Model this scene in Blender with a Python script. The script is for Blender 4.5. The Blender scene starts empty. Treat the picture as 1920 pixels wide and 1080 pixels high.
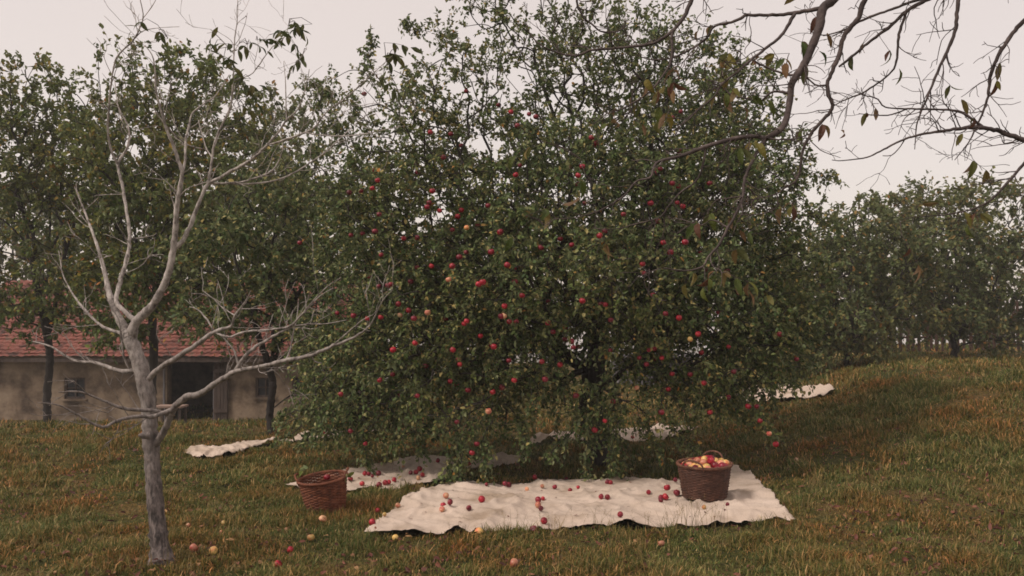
import bpy, math, random
import numpy as np
from mathutils import Vector, noise as mnoise

R = np.random.default_rng(7)
random.seed(7)
sc = bpy.context.scene
COL = sc.collection

# ------------------------------------------------------------------ camera
F = 1600.0          # focal length in pixels of the 1920 wide picture
HZ = 600.0          # eye level row
CH = 1.8            # eye height
cam_d = bpy.data.cameras.new("camera")
cam = bpy.data.objects.new("camera", cam_d)
COL.objects.link(cam)
cam.location = (0, 0, CH)
cam.rotation_euler = (math.radians(90), 0, 0)
cam_d.sensor_width = 36.0
cam_d.lens = 36.0 * F / 1920.0
cam_d.shift_y = (HZ - 540.0) / 1920.0
cam_d.clip_start = 0.05
cam_d.clip_end = 3000
sc.camera = cam

# ------------------------------------------------------------------ sky and sun
SUN_EL, SUN_AZ = math.radians(48), math.radians(-118)   # azimuth measured from +Y towards +X
world = bpy.data.worlds.new("World")
sc.world = world
world.use_nodes = True
nt = world.node_tree
nt.nodes.clear()
wo = nt.nodes.new('ShaderNodeOutputWorld')
sky = nt.nodes.new('ShaderNodeTexSky')
sky.sky_type = 'NISHITA'
sky.sun_disc = False
sky.sun_elevation = SUN_EL
sky.sun_rotation = SUN_AZ
sky.dust_density = 4.0
b1 = nt.nodes.new('ShaderNodeBackground'); b1.inputs[1].default_value = 0.04
nt.links.new(sky.outputs[0], b1.inputs[0])
# the overcast layer: even, pale, a little warmer low down
tc = nt.nodes.new('ShaderNodeTexCoord')
sx = nt.nodes.new('ShaderNodeSeparateXYZ')
nt.links.new(tc.outputs['Generated'], sx.inputs[0])
cr = nt.nodes.new('ShaderNodeValToRGB')
cr.color_ramp.elements[0].position = 0.0
cr.color_ramp.elements[0].color = (0.74, 0.622, 0.535, 1)
cr.color_ramp.elements[1].position = 0.55
cr.color_ramp.elements[1].color = (0.70, 0.582, 0.495, 1)
nt.links.new(sx.outputs[2], cr.inputs[0])
cn = nt.nodes.new('ShaderNodeTexNoise'); cn.inputs['Scale'].default_value = 2.2; cn.inputs['Detail'].default_value = 4
nt.links.new(tc.outputs['Generated'], cn.inputs['Vector'])
mr = nt.nodes.new('ShaderNodeMapRange'); mr.inputs[3].default_value = 0.96; mr.inputs[4].default_value = 1.04
nt.links.new(cn.outputs[0], mr.inputs[0])
mm = nt.nodes.new('ShaderNodeVectorMath'); mm.operation = 'SCALE'
nt.links.new(cr.outputs[0], mm.inputs[0]); nt.links.new(mr.outputs[0], mm.inputs['Scale'])
b2 = nt.nodes.new('ShaderNodeBackground'); b2.inputs[1].default_value = 0.80
nt.links.new(mm.outputs[0], b2.inputs[0])
ad = nt.nodes.new('ShaderNodeAddShader')
nt.links.new(b1.outputs[0], ad.inputs[0]); nt.links.new(b2.outputs[0], ad.inputs[1])
nt.links.new(ad.outputs[0], wo.inputs[0])

sun_d = bpy.data.lights.new("sun", 'SUN')
sun_d.energy = 1.5
sun_d.angle = math.radians(11)
sun_d.color = (1.0, 0.90, 0.80)
sun = bpy.data.objects.new("sun", sun_d)
COL.objects.link(sun)
sd = Vector((math.sin(SUN_AZ) * math.cos(SUN_EL), math.cos(SUN_AZ) * math.cos(SUN_EL), math.sin(SUN_EL)))
sun.rotation_euler = sd.to_track_quat('Z', 'Y').to_euler()
sun.location = (-10, -6, 14)

sc.render.engine = 'CYCLES'
sc.view_settings.view_transform = 'Standard'
sc.view_settings.look = 'None'
sc.view_settings.exposure = 0.32
sc.view_settings.gamma = 1.0
sc.cycles.filter_width = 1.7
sc.cycles.max_bounces = 6
sc.cycles.transparent_max_bounces = 8

# ------------------------------------------------------------------ helpers
def sstep(a, b, x):
    t = np.clip((x - a) / (b - a), 0, 1)
    return t * t * (3 - 2 * t)

_nr = np.random.default_rng(99)
_oct = [(_nr.uniform(0, 2 * math.pi), _nr.uniform(0, 2 * math.pi), k) for k in np.geomspace(1, 6, 14)]
def snoise(x, y, s=1.0):
    """smooth wandering value about -1..1"""
    r = 0
    for a, p, k in _oct:
        wx = x * s + 0.7 * np.sin(y * s * 0.9 * k ** 0.5 + p)
        r = r + np.sin((wx * math.cos(a) + y * s * math.sin(a)) * k + p) / k ** 0.7
    return r / 3.2

def ground_z(x, y, lumps=True):
    x = np.asarray(x, float); y = np.asarray(y, float)
    z = 1.05 * sstep(1.2, 7.5, x - 0.15 * (y - 8)) * sstep(5.5, 14, y)
    z = z - 0.25 * sstep(14, 22, y) * sstep(3, 7, x)
    z = z + 0.16 * np.exp(-((x - 6.2) ** 2) / 1.2 - ((y - 14.2) ** 2) / 1.5)
    z = z - 1.25 * sstep(13, 25, y) * sstep(1.0, -8.0, x)
    z = z - 0.0045 * np.clip(y - 31, 0, 90) ** 1.75 - 0.02 * np.clip(y - 121, 0, 2000)
    z = z + 0.25 * np.clip(-y - 2, 0, 400) ** 0.5 * 0.1
    if lumps:
        f = sstep(60, 30, y)
        z = z + f * (0.035 * snoise(x, y, 0.55) + 0.016 * snoise(x + 31, y - 7, 2.1) + 0.009 * snoise(x - 11, y + 3, 5.5))
    return z

def PX(u, v, Y):
    return np.array(((u - 960.0) / F * Y, Y, CH + (HZ - v) / F * Y))

def to_px(P):
    P = np.asarray(P)
    return 960 + P[..., 0] / P[..., 1] * F, HZ - (P[..., 2] - CH) / P[..., 1] * F

def on_ground(u, v, lift=0.0, far=45.0):
    """the point of the ground seen at a place of the picture"""
    ys = np.linspace(4.0, far, 3000)
    x = (u - 960) / F * ys
    z = CH + (HZ - v) / F * ys
    d = z - (ground_z(x, ys) + lift)
    i = np.where(d < 0)[0]
    i = i[0] if len(i) else len(ys) - 1
    return np.array((x[i], ys[i], float(ground_z(x[i], ys[i])) + lift))

def mesh_np(name, V, faces, mat, parent=None, smooth=False, mats=None, midx=None):
    """faces: list of int arrays of shape (n,k), all k-gons"""
    me = bpy.data.meshes.new(name)
    V = np.asarray(V, np.float32).reshape(-1, 3)
    if not isinstance(faces, list): faces = [faces]
    faces = [np.asarray(f, np.int32) for f in faces if len(f)]
    loops = np.concatenate([f.ravel() for f in faces])
    tot = np.concatenate([np.full(len(f), f.shape[1], np.int32) for f in faces])
    start = np.concatenate(([0], np.cumsum(tot)[:-1])).astype(np.int32)
    me.vertices.add(len(V)); me.vertices.foreach_set('co', V.ravel())
    me.loops.add(len(loops)); me.loops.foreach_set('vertex_index', loops.astype(np.int32))
    me.polygons.add(len(tot)); me.polygons.foreach_set('loop_start', start)
    try: me.polygons.foreach_set('loop_total', tot)
    except Exception: pass
    for m in (mats or [mat]): me.materials.append(m)
    if midx is not None: me.polygons.foreach_set('material_index', np.asarray(midx, np.int32))
    me.polygons.foreach_set('use_smooth', np.full(len(tot), smooth, bool))
    me.update(calc_edges=True)
    me.validate()
    o = bpy.data.objects.new(name, me)
    COL.objects.link(o)
    if parent is not None: o.parent = parent
    return o

def tag(o, label=None, cat=None, group=None, kind=None):
    if label: o['label'] = label
    if cat: o['category'] = cat
    if group: o['group'] = group
    if kind: o['kind'] = kind
    return o

def thing(name, label, cat, loc=(0, 0, 0), group=None):
    o = bpy.data.objects.new(name, None)
    COL.objects.link(o)
    o.location = Vector([float(c) for c in loc]); o.empty_display_size = 0.1
    return tag(o, label, cat, group)

class MB:
    def __init__(s): s.V = []; s.Q = []; s.T = []; s.n = 0
    def add(s, V, Q=None, T=None):
        V = np.asarray(V, float).reshape(-1, 3)
        if Q is not None and len(Q): s.Q.append(np.asarray(Q).reshape(-1, 4) + s.n)
        if T is not None and len(T): s.T.append(np.asarray(T).reshape(-1, 3) + s.n)
        s.V.append(V); s.n += len(V)
    def box(s, x0, x1, y0, y1, z0, z1, rot=None, c=None):
        V = np.array([(x, y, z) for x in (x0, x1) for y in (y0, y1) for z in (z0, z1)], float)
        if rot is not None:
            c = np.array(c, float); a = rot
            M = np.array(((math.cos(a), -math.sin(a), 0), (math.sin(a), math.cos(a), 0), (0, 0, 1)))
            V = (V - c) @ M.T + c
        s.add(V, [(0, 1, 3, 2), (4, 6, 7, 5), (0, 4, 5, 1), (2, 3, 7, 6), (0, 2, 6, 4), (1, 5, 7, 3)])
    def tube(s, P, r, sides=6, closed=False, wob=0.0):
        P = np.asarray(P, float); n = len(P); r = np.broadcast_to(np.asarray(r, float), (n,))
        if closed: T = np.roll(P, -1, 0) - np.roll(P, 1, 0)
        else: T = np.gradient(P, axis=0)
        T = T / (np.linalg.norm(T, axis=1, keepdims=True) + 1e-9)
        up = np.array((0.13, 0.31, 1.0)); up /= np.linalg.norm(up)
        if closed: A = np.cross(T, (0.01, 0.02, 1.0))
        else:
            A = np.cross(T, up)
            bad = np.linalg.norm(A, axis=1) < 0.35
            if bad.any(): A = np.cross(T, (1.0, 0.2, 0.1))
        A /= np.linalg.norm(A, axis=1, keepdims=True) + 1e-9
        B = np.cross(T, A)
        th = np.arange(sides) * 2 * math.pi / sides
        rr = r[:, None] * (1 + (wob * R.normal(size=(n, sides)) if wob else 0))
        V = P[:, None, :] + rr[..., None] * (np.cos(th)[None, :, None] * A[:, None, :] + np.sin(th)[None, :, None] * B[:, None, :])
        i = np.arange(n if closed else n - 1)[:, None]; j = np.arange(sides)[None, :]
        a = i * sides + j; b = i * sides + (j + 1) % sides
        i2 = (i + 1) % n
        c = i2 * sides + (j + 1) % sides; d = i2 * sides + j
        Q = np.stack([np.broadcast_to(a, (len(i), sides)), np.broadcast_to(b, (len(i), sides)), c, d], -1).reshape(-1, 4)
        s.add(V, Q)
        if not closed and r[-1] > 0.004:
            m = s.n; s.add([P[-1] + T[-1] * r[-1] * 0.4])
            k = np.arange(sides)
            s.T.append(np.stack([m - sides + k, m - sides + (k + 1) % sides, np.full(sides, m)], -1))
    def build(s, name, mat, parent=None, smooth=False):
        f = []
        if s.Q: f.append(np.concatenate(s.Q))
        if s.T: f.append(np.concatenate(s.T))
        return mesh_np(name, np.concatenate(s.V), f, mat, parent, smooth)

def spline(P, n):
    """Catmull-Rom resample, any number of columns"""
    P = np.asarray(P, float)
    if len(P) < 3:
        t = np.linspace(0, 1, n)[:, None]
        return P[0] * (1 - t) + P[-1] * t
    d = np.r_[0, np.cumsum(np.linalg.norm(np.diff(P[:, :3], axis=0), axis=1) + 1e-6)]
    Q = np.vstack([2 * P[0] - P[1], P, 2 * P[-1] - P[-2]])
    out = []
    for s in np.linspace(0, d[-1], n):
        k = min(max(np.searchsorted(d, s, 'right') - 1, 0), len(P) - 2)
        t = (s - d[k]) / (d[k + 1] - d[k])
        p0, p1, p2, p3 = Q[k:k + 4]
        out.append(0.5 * (2 * p1 + (p2 - p0) * t + (2 * p0 - 5 * p1 + 4 * p2 - p3) * t * t + (3 * p1 - p0 - 3 * p2 + p3) * t ** 3))
    return np.array(out)

def unit(v): return v / (np.linalg.norm(v, axis=-1, keepdims=True) + 1e-9)

def leaves_np(P, D, N, L, W, curl=0.25):
    """N small folded leaves, six corners and two faces each"""
    n = len(P)
    D = unit(D); S = unit(np.cross(D, N)); N = np.cross(S, D)
    L = np.asarray(L)[:, None]; W = np.asarray(W)[:, None]
    fold = R.uniform(0.0, 0.35, (n, 1)); c = R.normal(0.5, 0.5, (n, 1)) * curl
    def pt(t, s): return P + D * L * t + S * W * s * 0.5 + N * (W * abs(s) * fold - L * c * t * t)
    V = np.stack([pt(0, 0), pt(.32, 1), pt(.72, .72), pt(1, 0), pt(.72, -.72), pt(.32, -1)], 1)
    b = np.arange(n)[:, None] * 6
    Q = np.concatenate([b + np.array((0, 1, 2, 3)), b + np.array((0, 3, 4, 5))])
    return V.reshape(-1, 3), Q

def big_leaves(P, D, N, L, W, curl):
    """larger curved leaflets: seven stations with a fold along the rib"""
    n = len(P); D = unit(D); S = unit(np.cross(D, N)); N = np.cross(S, D)
    L = np.asarray(L)[:, None]; W = np.asarray(W)[:, None]; curl = np.asarray(curl)[:, None]
    st = [(0, .06), (.12, .5), (.3, .92), (.5, 1.0), (.7, .8), (.88, .4), (1, .03)]
    side = R.normal(0, .18, (n, 1)); fold = R.uniform(.1, .6, (n, 1))
    rows = []
    for t, w in st:
        a = curl * t
        c = P + D * L * (t * (1 - 0.18 * a * a)) - N * L * 0.5 * a * t + S * L * side * t * t
        wob = R.normal(0, .05, (n, 2)) * W
        rows += [c + S * W * w * .5 + N * (W * w * .5 * fold + wob[:, :1]), c, c - S * W * w * .5 + N * (W * w * .5 * fold + wob[:, 1:])]
    V = np.stack(rows, 1)
    b = (np.arange(n) * 21)[:, None]
    Q = []
    for k in range(6):
        o = k * 3
        Q.append(b + np.array((o, o + 3, o + 4, o + 1))); Q.append(b + np.array((o + 1, o + 4, o + 5, o + 2)))
    return V.reshape(-1, 3), np.concatenate(Q)

# ------------------------------------------------------------------ materials
def new_mat(name):
    m = bpy.data.materials.new(name); m.use_nodes = True
    m.node_tree.nodes.clear()
    return m, m.node_tree, m.node_tree.nodes, m.node_tree.links

def ramp(N, stops, interp='LINEAR'):
    r = N.new('ShaderNodeValToRGB'); r.color_ramp.interpolation = interp
    e = r.color_ramp.elements
    while len(e) < len(stops): e.new(0.5)
    for k, (p, c) in enumerate(stops):
        e[k].position = p; e[k].color = tuple(c) + (1,)
    return r

def noise_mat(name, stops, scale=5.0, detail=6, rough=0.8, bump=0.3, bscale=None, bdist=0.01, stretch=(1, 1, 1), spec=0.3, dist=0.0):
    m, t, N, L = new_mat(name)
    out = N.new('ShaderNodeOutputMaterial'); p = N.new('ShaderNodeBsdfPrincipled')
    tc = N.new('ShaderNodeTexCoord'); mp = N.new('ShaderNodeMapping'); mp.inputs['Scale'].default_value = stretch
    L.new(tc.outputs['Object'], mp.inputs[0])
    n = N.new('ShaderNodeTexNoise'); n.inputs['Scale'].default_value = scale; n.inputs['Detail'].default_value = detail
    n.inputs['Distortion'].default_value = dist; n.inputs['Roughness'].default_value = 0.62
    L.new(mp.outputs[0], n.inputs['Vector'])
    r = ramp(N, stops); L.new(n.outputs[0], r.inputs[0]); L.new(r.outputs[0], p.inputs['Base Color'])
    p.inputs['Roughness'].default_value = rough; p.inputs['Specular IOR Level'].default_value = spec
    n2 = N.new('ShaderNodeTexNoise'); n2.inputs['Scale'].default_value = bscale or scale * 3; n2.inputs['Detail'].default_value = 5
    L.new(mp.outputs[0], n2.inputs['Vector'])
    b = N.new('ShaderNodeBump'); b.inputs['Strength'].default_value = bump; b.inputs['Distance'].default_value = bdist
    L.new(n2.outputs[0], b.inputs['Height']); L.new(b.outputs[0], p.inputs['Normal'])
    L.new(p.outputs[0], out.inputs[0])
    return m

def leaf_mat(name, stops, back=(0.19, 0.22, 0.12), backmix=0.55, patch=None, rough=0.55, trans=0.22, pscale=0.8):
    """a hue of its own for every leaf; patch = hue that drifts over the crown"""
    m, t, N, L = new_mat(name)
    out = N.new('ShaderNodeOutputMaterial')
    g = N.new('ShaderNodeNewGeometry')
    r = ramp(N, stops)
    col = r.outputs[0]
    L.new(g.outputs['Random Per Island'], r.inputs[0])
    if patch is not None:
        tc = N.new('ShaderNodeTexCoord'); n = N.new('ShaderNodeTexNoise')
        n.inputs['Scale'].default_value = pscale; n.inputs['Detail'].default_value = 3
        L.new(tc.outputs['Object'], n.inputs['Vector'])
        mr = N.new('ShaderNodeMapRange'); mr.inputs[1].default_value = .42; mr.inputs[2].default_value = .68; mr.inputs[4].default_value = 0.75
        L.new(n.outputs[0], mr.inputs[0])
        mx = N.new('ShaderNodeMix'); mx.data_type = 'RGBA'; mx.blend_type = 'MULTIPLY'
        mx.inputs['B'].default_value = tuple(patch) + (1,)
        L.new(mr.outputs[0], mx.inputs['Factor']); L.new(col, mx.inputs['A']); col = mx.outputs['Result']
    mb = N.new('ShaderNodeMix'); mb.data_type = 'RGBA'
    mb.inputs['B'].default_value = tuple(back) + (1,)
    ml = N.new('ShaderNodeMath'); ml.operation = 'MULTIPLY'; ml.inputs[1].default_value = backmix
    L.new(g.outputs['Backfacing'], ml.inputs[0]); L.new(ml.outputs[0], mb.inputs['Factor'])
    L.new(col, mb.inputs['A']); col = mb.outputs['Result']
    p = N.new('ShaderNodeBsdfPrincipled'); p.inputs['Roughness'].default_value = rough
    p.inputs['Specular IOR Level'].default_value = 0.2
    L.new(col, p.inputs['Base Color'])
    tr = N.new('ShaderNodeBsdfTranslucent'); L.new(col, tr.inputs[0])
    ms = N.new('ShaderNodeMixShader'); ms.inputs[0].default_value = trans
    L.new(p.outputs[0], ms.inputs[1]); L.new(tr.outputs[0], ms.inputs[2]); L.new(ms.outputs[0], out.inputs[0])
    return m

M = {}
M['leaf'] = leaf_mat('apple_leaf', [(0, (.040, .072, .024)), (.3, (.078, .125, .040)), (.62, (.135, .185, .062)), (.82, (.23, .25, .10)), (.94, (.36, .33, .15)), (.985, (.42, .35, .13)), (1, (.42, .19, .04))], patch=(1.15, .92, .72))
M['leaf_far'] = leaf_mat('far_leaf', [(0, (.06, .088, .034)), (.4, (.11, .145, .052)), (.8, (.17, .19, .07)), (.96, (.23, .165, .06)), (1, (.32, .16, .045))], patch=(1.35, .95, .75), pscale=.5)
M['leaf_yel'] = leaf_mat('yellowing_leaf', [(0, (.055, .09, .024)), (.4, (.11, .16, .038)), (.8, (.19, .22, .05)), (.95, (.27, .21, .045)), (1, (.34, .15, .035))], patch=(1.35, .9, .7), pscale=.6)
M['walnut_leaf'] = leaf_mat('walnut_leaf', [(0, (.05, .075, .02)), (.3, (.09, .11, .025)), (.5, (.17, .14, .03)), (.7, (.15, .07, .035)), (1, (.10, .045, .03))], trans=.35, back=(.2, .17, .09), backmix=.3)
M['walnut_green'] = leaf_mat('walnut_green_leaf', [(0, (.035, .05, .018)), (.6, (.07, .085, .025)), (1, (.12, .10, .03))], trans=.35, back=(.14, .15, .07), backmix=.3)
M['bark_dark'] = noise_mat('dark_bark', [(.3, (.022, .019, .018)), (.6, (.05, .042, .038)), (.8, (.09, .08, .07))], scale=9, bump=.8, bscale=18, bdist=.03, stretch=(1, 1, .3))
M['bark_branch'] = noise_mat('overhanging_bark', [(.3, (.035, .026, .026)), (.55, (.085, .064, .060)), (.8, (.19, .15, .14))], scale=11, bump=.7, bscale=40, bdist=.01)
M['grass'] = leaf_mat('grass_blade', [(0, (.048, .078, .020)), (.35, (.098, .135, .032)), (.62, (.175, .172, .045)), (.86, (.29, .225, .085)), (1, (.50, .38, .17))], patch=(1.6, .72, .58), pscale=1.0, trans=.25, back=(.08, .09, .03), backmix=.3)
M['grass_dry'] = leaf_mat('dry_grass_blade', [(0, (.10, .09, .03)), (.5, (.22, .16, .06)), (1, (.40, .29, .14))], trans=.25, back=(.3, .22, .1), backmix=.2)
M['litter'] = leaf_mat('fallen_leaf', [(0, (.05, .02, .015)), (.5, (.13, .045, .034)), (.85, (.21, .085, .055)), (1, (.34, .20, .09))], trans=.1, back=(.12, .06, .045), backmix=.4)

# young walnut bark: pale smooth grey above, furrowed brown grey near the ground, dark rings across the limbs
m, t, N, L = new_mat('walnut_bark'); M['walnut_bark'] = m
out = N.new('ShaderNodeOutputMaterial'); p = N.new('ShaderNodeBsdfPrincipled'); tc = N.new('ShaderNodeTexCoord')
n1 = N.new('ShaderNodeTexNoise'); n1.inputs['Scale'].default_value = 19; n1.inputs['Detail'].default_value = 7; n1.inputs['Roughness'].default_value = .7
mp = N.new('ShaderNodeMapping'); mp.inputs['Scale'].default_value = (1, 1, .5)
L.new(tc.outputs['Object'], mp.inputs[0]); L.new(mp.outputs[0], n1.inputs['Vector'])
pale = ramp(N, [(.34, (.07, .058, .052)), (.45, (.24, .21, .19)), (.56, (.42, .375, .345)), (.7, (.54, .485, .455))]); L.new(n1.outputs[0], pale.inputs[0])
mp2 = N.new('ShaderNodeMapping'); mp2.inputs['Scale'].default_value = (1, 1, .33)
n2 = N.new('ShaderNodeTexNoise'); n2.inputs['Scale'].default_value = 42; n2.inputs['Detail'].default_value = 5; n2.inputs['Distortion'].default_value = .6
L.new(tc.outputs['Object'], mp2.inputs[0]); L.new(mp2.outputs[0], n2.inputs['Vector'])
rough = ramp(N, [(.36, (.035, .028, .026)), (.52, (.12, .095, .088)), (.7, (.23, .19, .175))]); L.new(n2.outputs[0], rough.inputs[0])
sp = N.new('ShaderNodeSeparateXYZ'); L.new(tc.outputs['Object'], sp.inputs[0])
ma = N.new('ShaderNodeMath'); ma.operation = 'MULTIPLY_ADD'; ma.inputs[1].default_value = .5; L.new(n1.outputs[0], ma.inputs[0]); L.new(sp.outputs[2], ma.inputs[2])
hr = N.new('ShaderNodeMapRange'); hr.inputs[1].default_value = .7; hr.inputs[2].default_value = 2.5; L.new(ma.outputs[0], hr.inputs[0])
mx = N.new('ShaderNodeMix'); mx.data_type = 'RGBA'; L.new(hr.outputs[0], mx.inputs['Factor']); L.new(rough.outputs[0], mx.inputs['A']); L.new(pale.outputs[0], mx.inputs['B'])
wv = N.new('ShaderNodeTexWave'); wv.wave_type = 'BANDS'; wv.bands_direction = 'DIAGONAL'; wv.inputs['Scale'].default_value = 7; wv.inputs['Distortion'].default_value = 9; wv.inputs['Detail'].default_value = 3
L.new(tc.outputs['Object'], wv.inputs['Vector'])
rr = ramp(N, [(0, (.6, .55, .52)), (.06, (1, 1, 1)), (1, (1, 1, 1))]); L.new(wv.outputs[1], rr.inputs[0])
mu = N.new('ShaderNodeMix'); mu.data_type = 'RGBA'; mu.blend_type = 'MULTIPLY'; mu.inputs['Factor'].default_value = .7
mu.inputs['Factor'].default_value = .35
L.new(mx.outputs['Result'], mu.inputs['A']); L.new(rr.outputs[0], mu.inputs['B'])
L.new(mu.outputs['Result'], p.inputs['Base Color']); p.inputs['Roughness'].default_value = .8
b = N.new('ShaderNodeBump'); b.inputs['Strength'].default_value = .8; b.inputs['Distance'].default_value = .012
L.new(n2.outputs[0], b.inputs['Height']); L.new(b.outputs[0], p.inputs['Normal']); L.new(p.outputs[0], out.inputs[0])

# ground
m, t, N, L = new_mat('orchard_ground'); M['ground'] = m
out = N.new('ShaderNodeOutputMaterial'); p = N.new('ShaderNodeBsdfPrincipled'); tc = N.new('ShaderNodeTexCoord')
n1 = N.new('ShaderNodeTexNoise'); n1.inputs['Scale'].default_value = .9; n1.inputs['Detail'].default_value = 5
n2 = N.new('ShaderNodeTexNoise'); n2.inputs['Scale'].default_value = 26; n2.inputs['Detail'].default_value = 6
L.new(tc.outputs['Object'], n1.inputs['Vector']); L.new(tc.outputs['Object'], n2.inputs['Vector'])
r1 = ramp(N, [(.3, (.035, .046, .014)), (.5, (.075, .072, .026)), (.7, (.14, .082, .038))]); r2 = ramp(N, [(.3, (.4, .4, .4)), (.7, (1.4, 1.3, 1.1))])
L.new(n1.outputs[0], r1.inputs[0]); L.new(n2.outputs[0], r2.inputs[0])
mu = N.new('ShaderNodeMix'); mu.data_type = 'RGBA'; mu.blend_type = 'MULTIPLY'; mu.inputs['Factor'].default_value = 1
L.new(r1.outputs[0], mu.inputs['A']); L.new(r2.outputs[0], mu.inputs['B']); L.new(mu.outputs['Result'], p.inputs['Base Color'])
p.inputs['Roughness'].default_value = .95; p.inputs['Specular IOR Level'].default_value = .1
b = N.new('ShaderNodeBump'); b.inputs['Strength'].default_value = .9; b.inputs['Distance'].default_value = .04
L.new(n2.outputs[0], b.inputs['Height']); L.new(b.outputs[0], p.inputs['Normal']); L.new(p.outputs[0], out.inputs[0])

# coarse cloth
m, t, N, L = new_mat('coarse_linen'); M['cloth'] = m
out = N.new('ShaderNodeOutputMaterial'); p = N.new('ShaderNodeBsdfPrincipled'); tc = N.new('ShaderNodeTexCoord')
n1 = N.new('ShaderNodeTexNoise'); n1.inputs['Scale'].default_value = 2.3; n1.inputs['Detail'].default_value = 7
n2 = N.new('ShaderNodeTexNoise'); n2.inputs['Scale'].default_value = 160; n2.inputs['Detail'].default_value = 3
L.new(tc.outputs['Object'], n1.inputs['Vector']); L.new(tc.outputs['Object'], n2.inputs['Vector'])
r1 = ramp(N, [(.30, (.38, .295, .225)), (.44, (.57, .465, .385)), (.75, (.66, .55, .47))]); r2 = ramp(N, [(.3, (.78, .76, .74)), (.7, (1.08, 1.08, 1.08))])
L.new(n1.outputs[0], r1.inputs[0]); L.new(n2.outputs[0], r2.inputs[0])
mu = N.new('ShaderNodeMix'); mu.data_type = 'RGBA'; mu.blend_type = 'MULTIPLY'; mu.inputs['Factor'].default_value = 1
L.new(r1.outputs[0], mu.inputs['A']); L.new(r2.outputs[0], mu.inputs['B']); L.new(mu.outputs['Result'], p.inputs['Base Color'])
p.inputs['Roughness'].default_value = .9; p.inputs['Specular IOR Level'].default_value = .1
b = N.new('ShaderNodeBump'); b.inputs['Strength'].default_value = .5; b.inputs['Distance'].default_value = .004
n3 = N.new('ShaderNodeTexNoise'); n3.inputs['Scale'].default_value = 22; n3.inputs['Detail'].default_value = 6; L.new(tc.outputs['Object'], n3.inputs['Vector'])
L.new(n3.outputs[0], b.inputs['Height']); L.new(b.outputs[0], p.inputs['Normal']); L.new(p.outputs[0], out.inputs[0])

def apple_mat(name, stops, streak):
    m, t, N, L = new_mat(name)
    out = N.new('ShaderNodeOutputMaterial'); p = N.new('ShaderNodeBsdfPrincipled'); tc = N.new('ShaderNodeTexCoord')
    oi = N.new('ShaderNodeObjectInfo'); ad = N.new('ShaderNodeVectorMath'); ad.operation = 'ADD'
    cx = N.new('ShaderNodeCombineXYZ'); mk = N.new('ShaderNodeMath'); mk.operation = 'MULTIPLY'; mk.inputs[1].default_value = 37
    L.new(oi.outputs['Random'], mk.inputs[0]); L.new(mk.outputs[0], cx.inputs[0]); L.new(tc.outputs['Object'], ad.inputs[0]); L.new(cx.outputs[0], ad.inputs[1])
    n = N.new('ShaderNodeTexNoise'); n.inputs['Scale'].default_value = streak; n.inputs['Detail'].default_value = 3
    L.new(ad.outputs[0], n.inputs['Vector']); r = ramp(N, stops); L.new(n.outputs[0], r.inputs[0])
    h = N.new('ShaderNodeHueSaturation'); mv = N.new('ShaderNodeMapRange'); mv.inputs[3].default_value = .6; mv.inputs[4].default_value = 1.25
    L.new(oi.outputs['Random'], mv.inputs[0]); L.new(mv.outputs[0], h.inputs['Value']); L.new(r.outputs[0], h.inputs['Color'])
    L.new(h.outputs[0], p.inputs['Base Color']); p.inputs['Roughness'].default_value = .38; p.inputs['Specular IOR Level'].default_value = .45
    L.new(p.outputs[0], out.inputs[0])
    return m
M['a_red'] = apple_mat('red_apple_skin', [(.3, (.16, .005, .014)), (.55, (.34, .010, .026)), (.72, (.46, .04, .045))], 14)
M['a_dark'] = apple_mat('dark_red_apple_skin', [(.3, (.10, .007, .016)), (.6, (.25, .011, .028)), (.8, (.36, .03, .04))], 14)
M['a_yellow'] = apple_mat('yellow_apple_skin', [(.3, (.62, .36, .09)), (.5, (.66, .45, .16)), (.68, (.60, .16, .07))], 12)
M['a_peach'] = apple_mat('blushed_apple_skin', [(.3, (.46, .06, .05)), (.5, (.62, .27, .16)), (.7, (.70, .50, .28))], 12)
M['stem'] = noise_mat('apple_stem', [(.3, (.05, .03, .02)), (.7, (.10, .07, .04))])
M['wicker_l'] = noise_mat('red_brown_wicker', [(.3, (.07, .022, .012)), (.55, (.18, .058, .028)), (.78, (.30, .12, .055))], scale=18, bump=.5, bscale=70, bdist=.003, rough=.6)
M['wicker_r'] = noise_mat('dark_wicker', [(.3, (.038, .017, .012)), (.55, (.090, .040, .027)), (.78, (.16, .078, .05))], scale=18, bump=.5, bscale=70, bdist=.003, rough=.6)
M['wicker_rim'] = noise_mat('brown_wicker_rim', [(.3, (.07, .03, .022)), (.55, (.15, .065, .04)), (.78, (.26, .13, .08))], scale=22, bump=.5, bscale=70, bdist=.003, rough=.6)
M['plaster'] = noise_mat('worn_plaster', [(.36, (.07, .048, .034)), (.45, (.14, .10, .07)), (.56, (.25, .185, .13)), (.68, (.33, .255, .185))], scale=1.3, detail=9, bump=.6, bscale=9, bdist=.03)
M['tile'] = noise_mat('red_roof_tile', [(.38, (.06, .034, .028)), (.46, (.16, .058, .045)), (.56, (.23, .080, .060)), (.68, (.11, .075, .055))], scale=2.2, detail=12, bump=.5, bscale=30, bdist=.01)
M['wood'] = noise_mat('weathered_board', [(.3, (.035, .025, .022)), (.55, (.085, .06, .05)), (.8, (.15, .115, .095))], scale=4, bump=.5, bscale=20, bdist=.01, stretch=(3, 3, .35))
M['wood_pale'] = noise_mat('pale_board', [(.3, (.20, .13, .10)), (.7, (.38, .27, .22))], scale=6, bump=.4, stretch=(.4, 2, 2))
M['wood_grey'] = noise_mat('grey_board', [(.3, (.08, .075, .08)), (.55, (.17, .16, .17)), (.8, (.28, .26, .27))], scale=4, bump=.5, bscale=20, bdist=.01, stretch=(3, 3, .35))
M['dark'] = noise_mat('dark_interior', [(.3, (.010, .010, .012)), (.7, (.02, .02, .022))], bump=.1)
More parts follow.
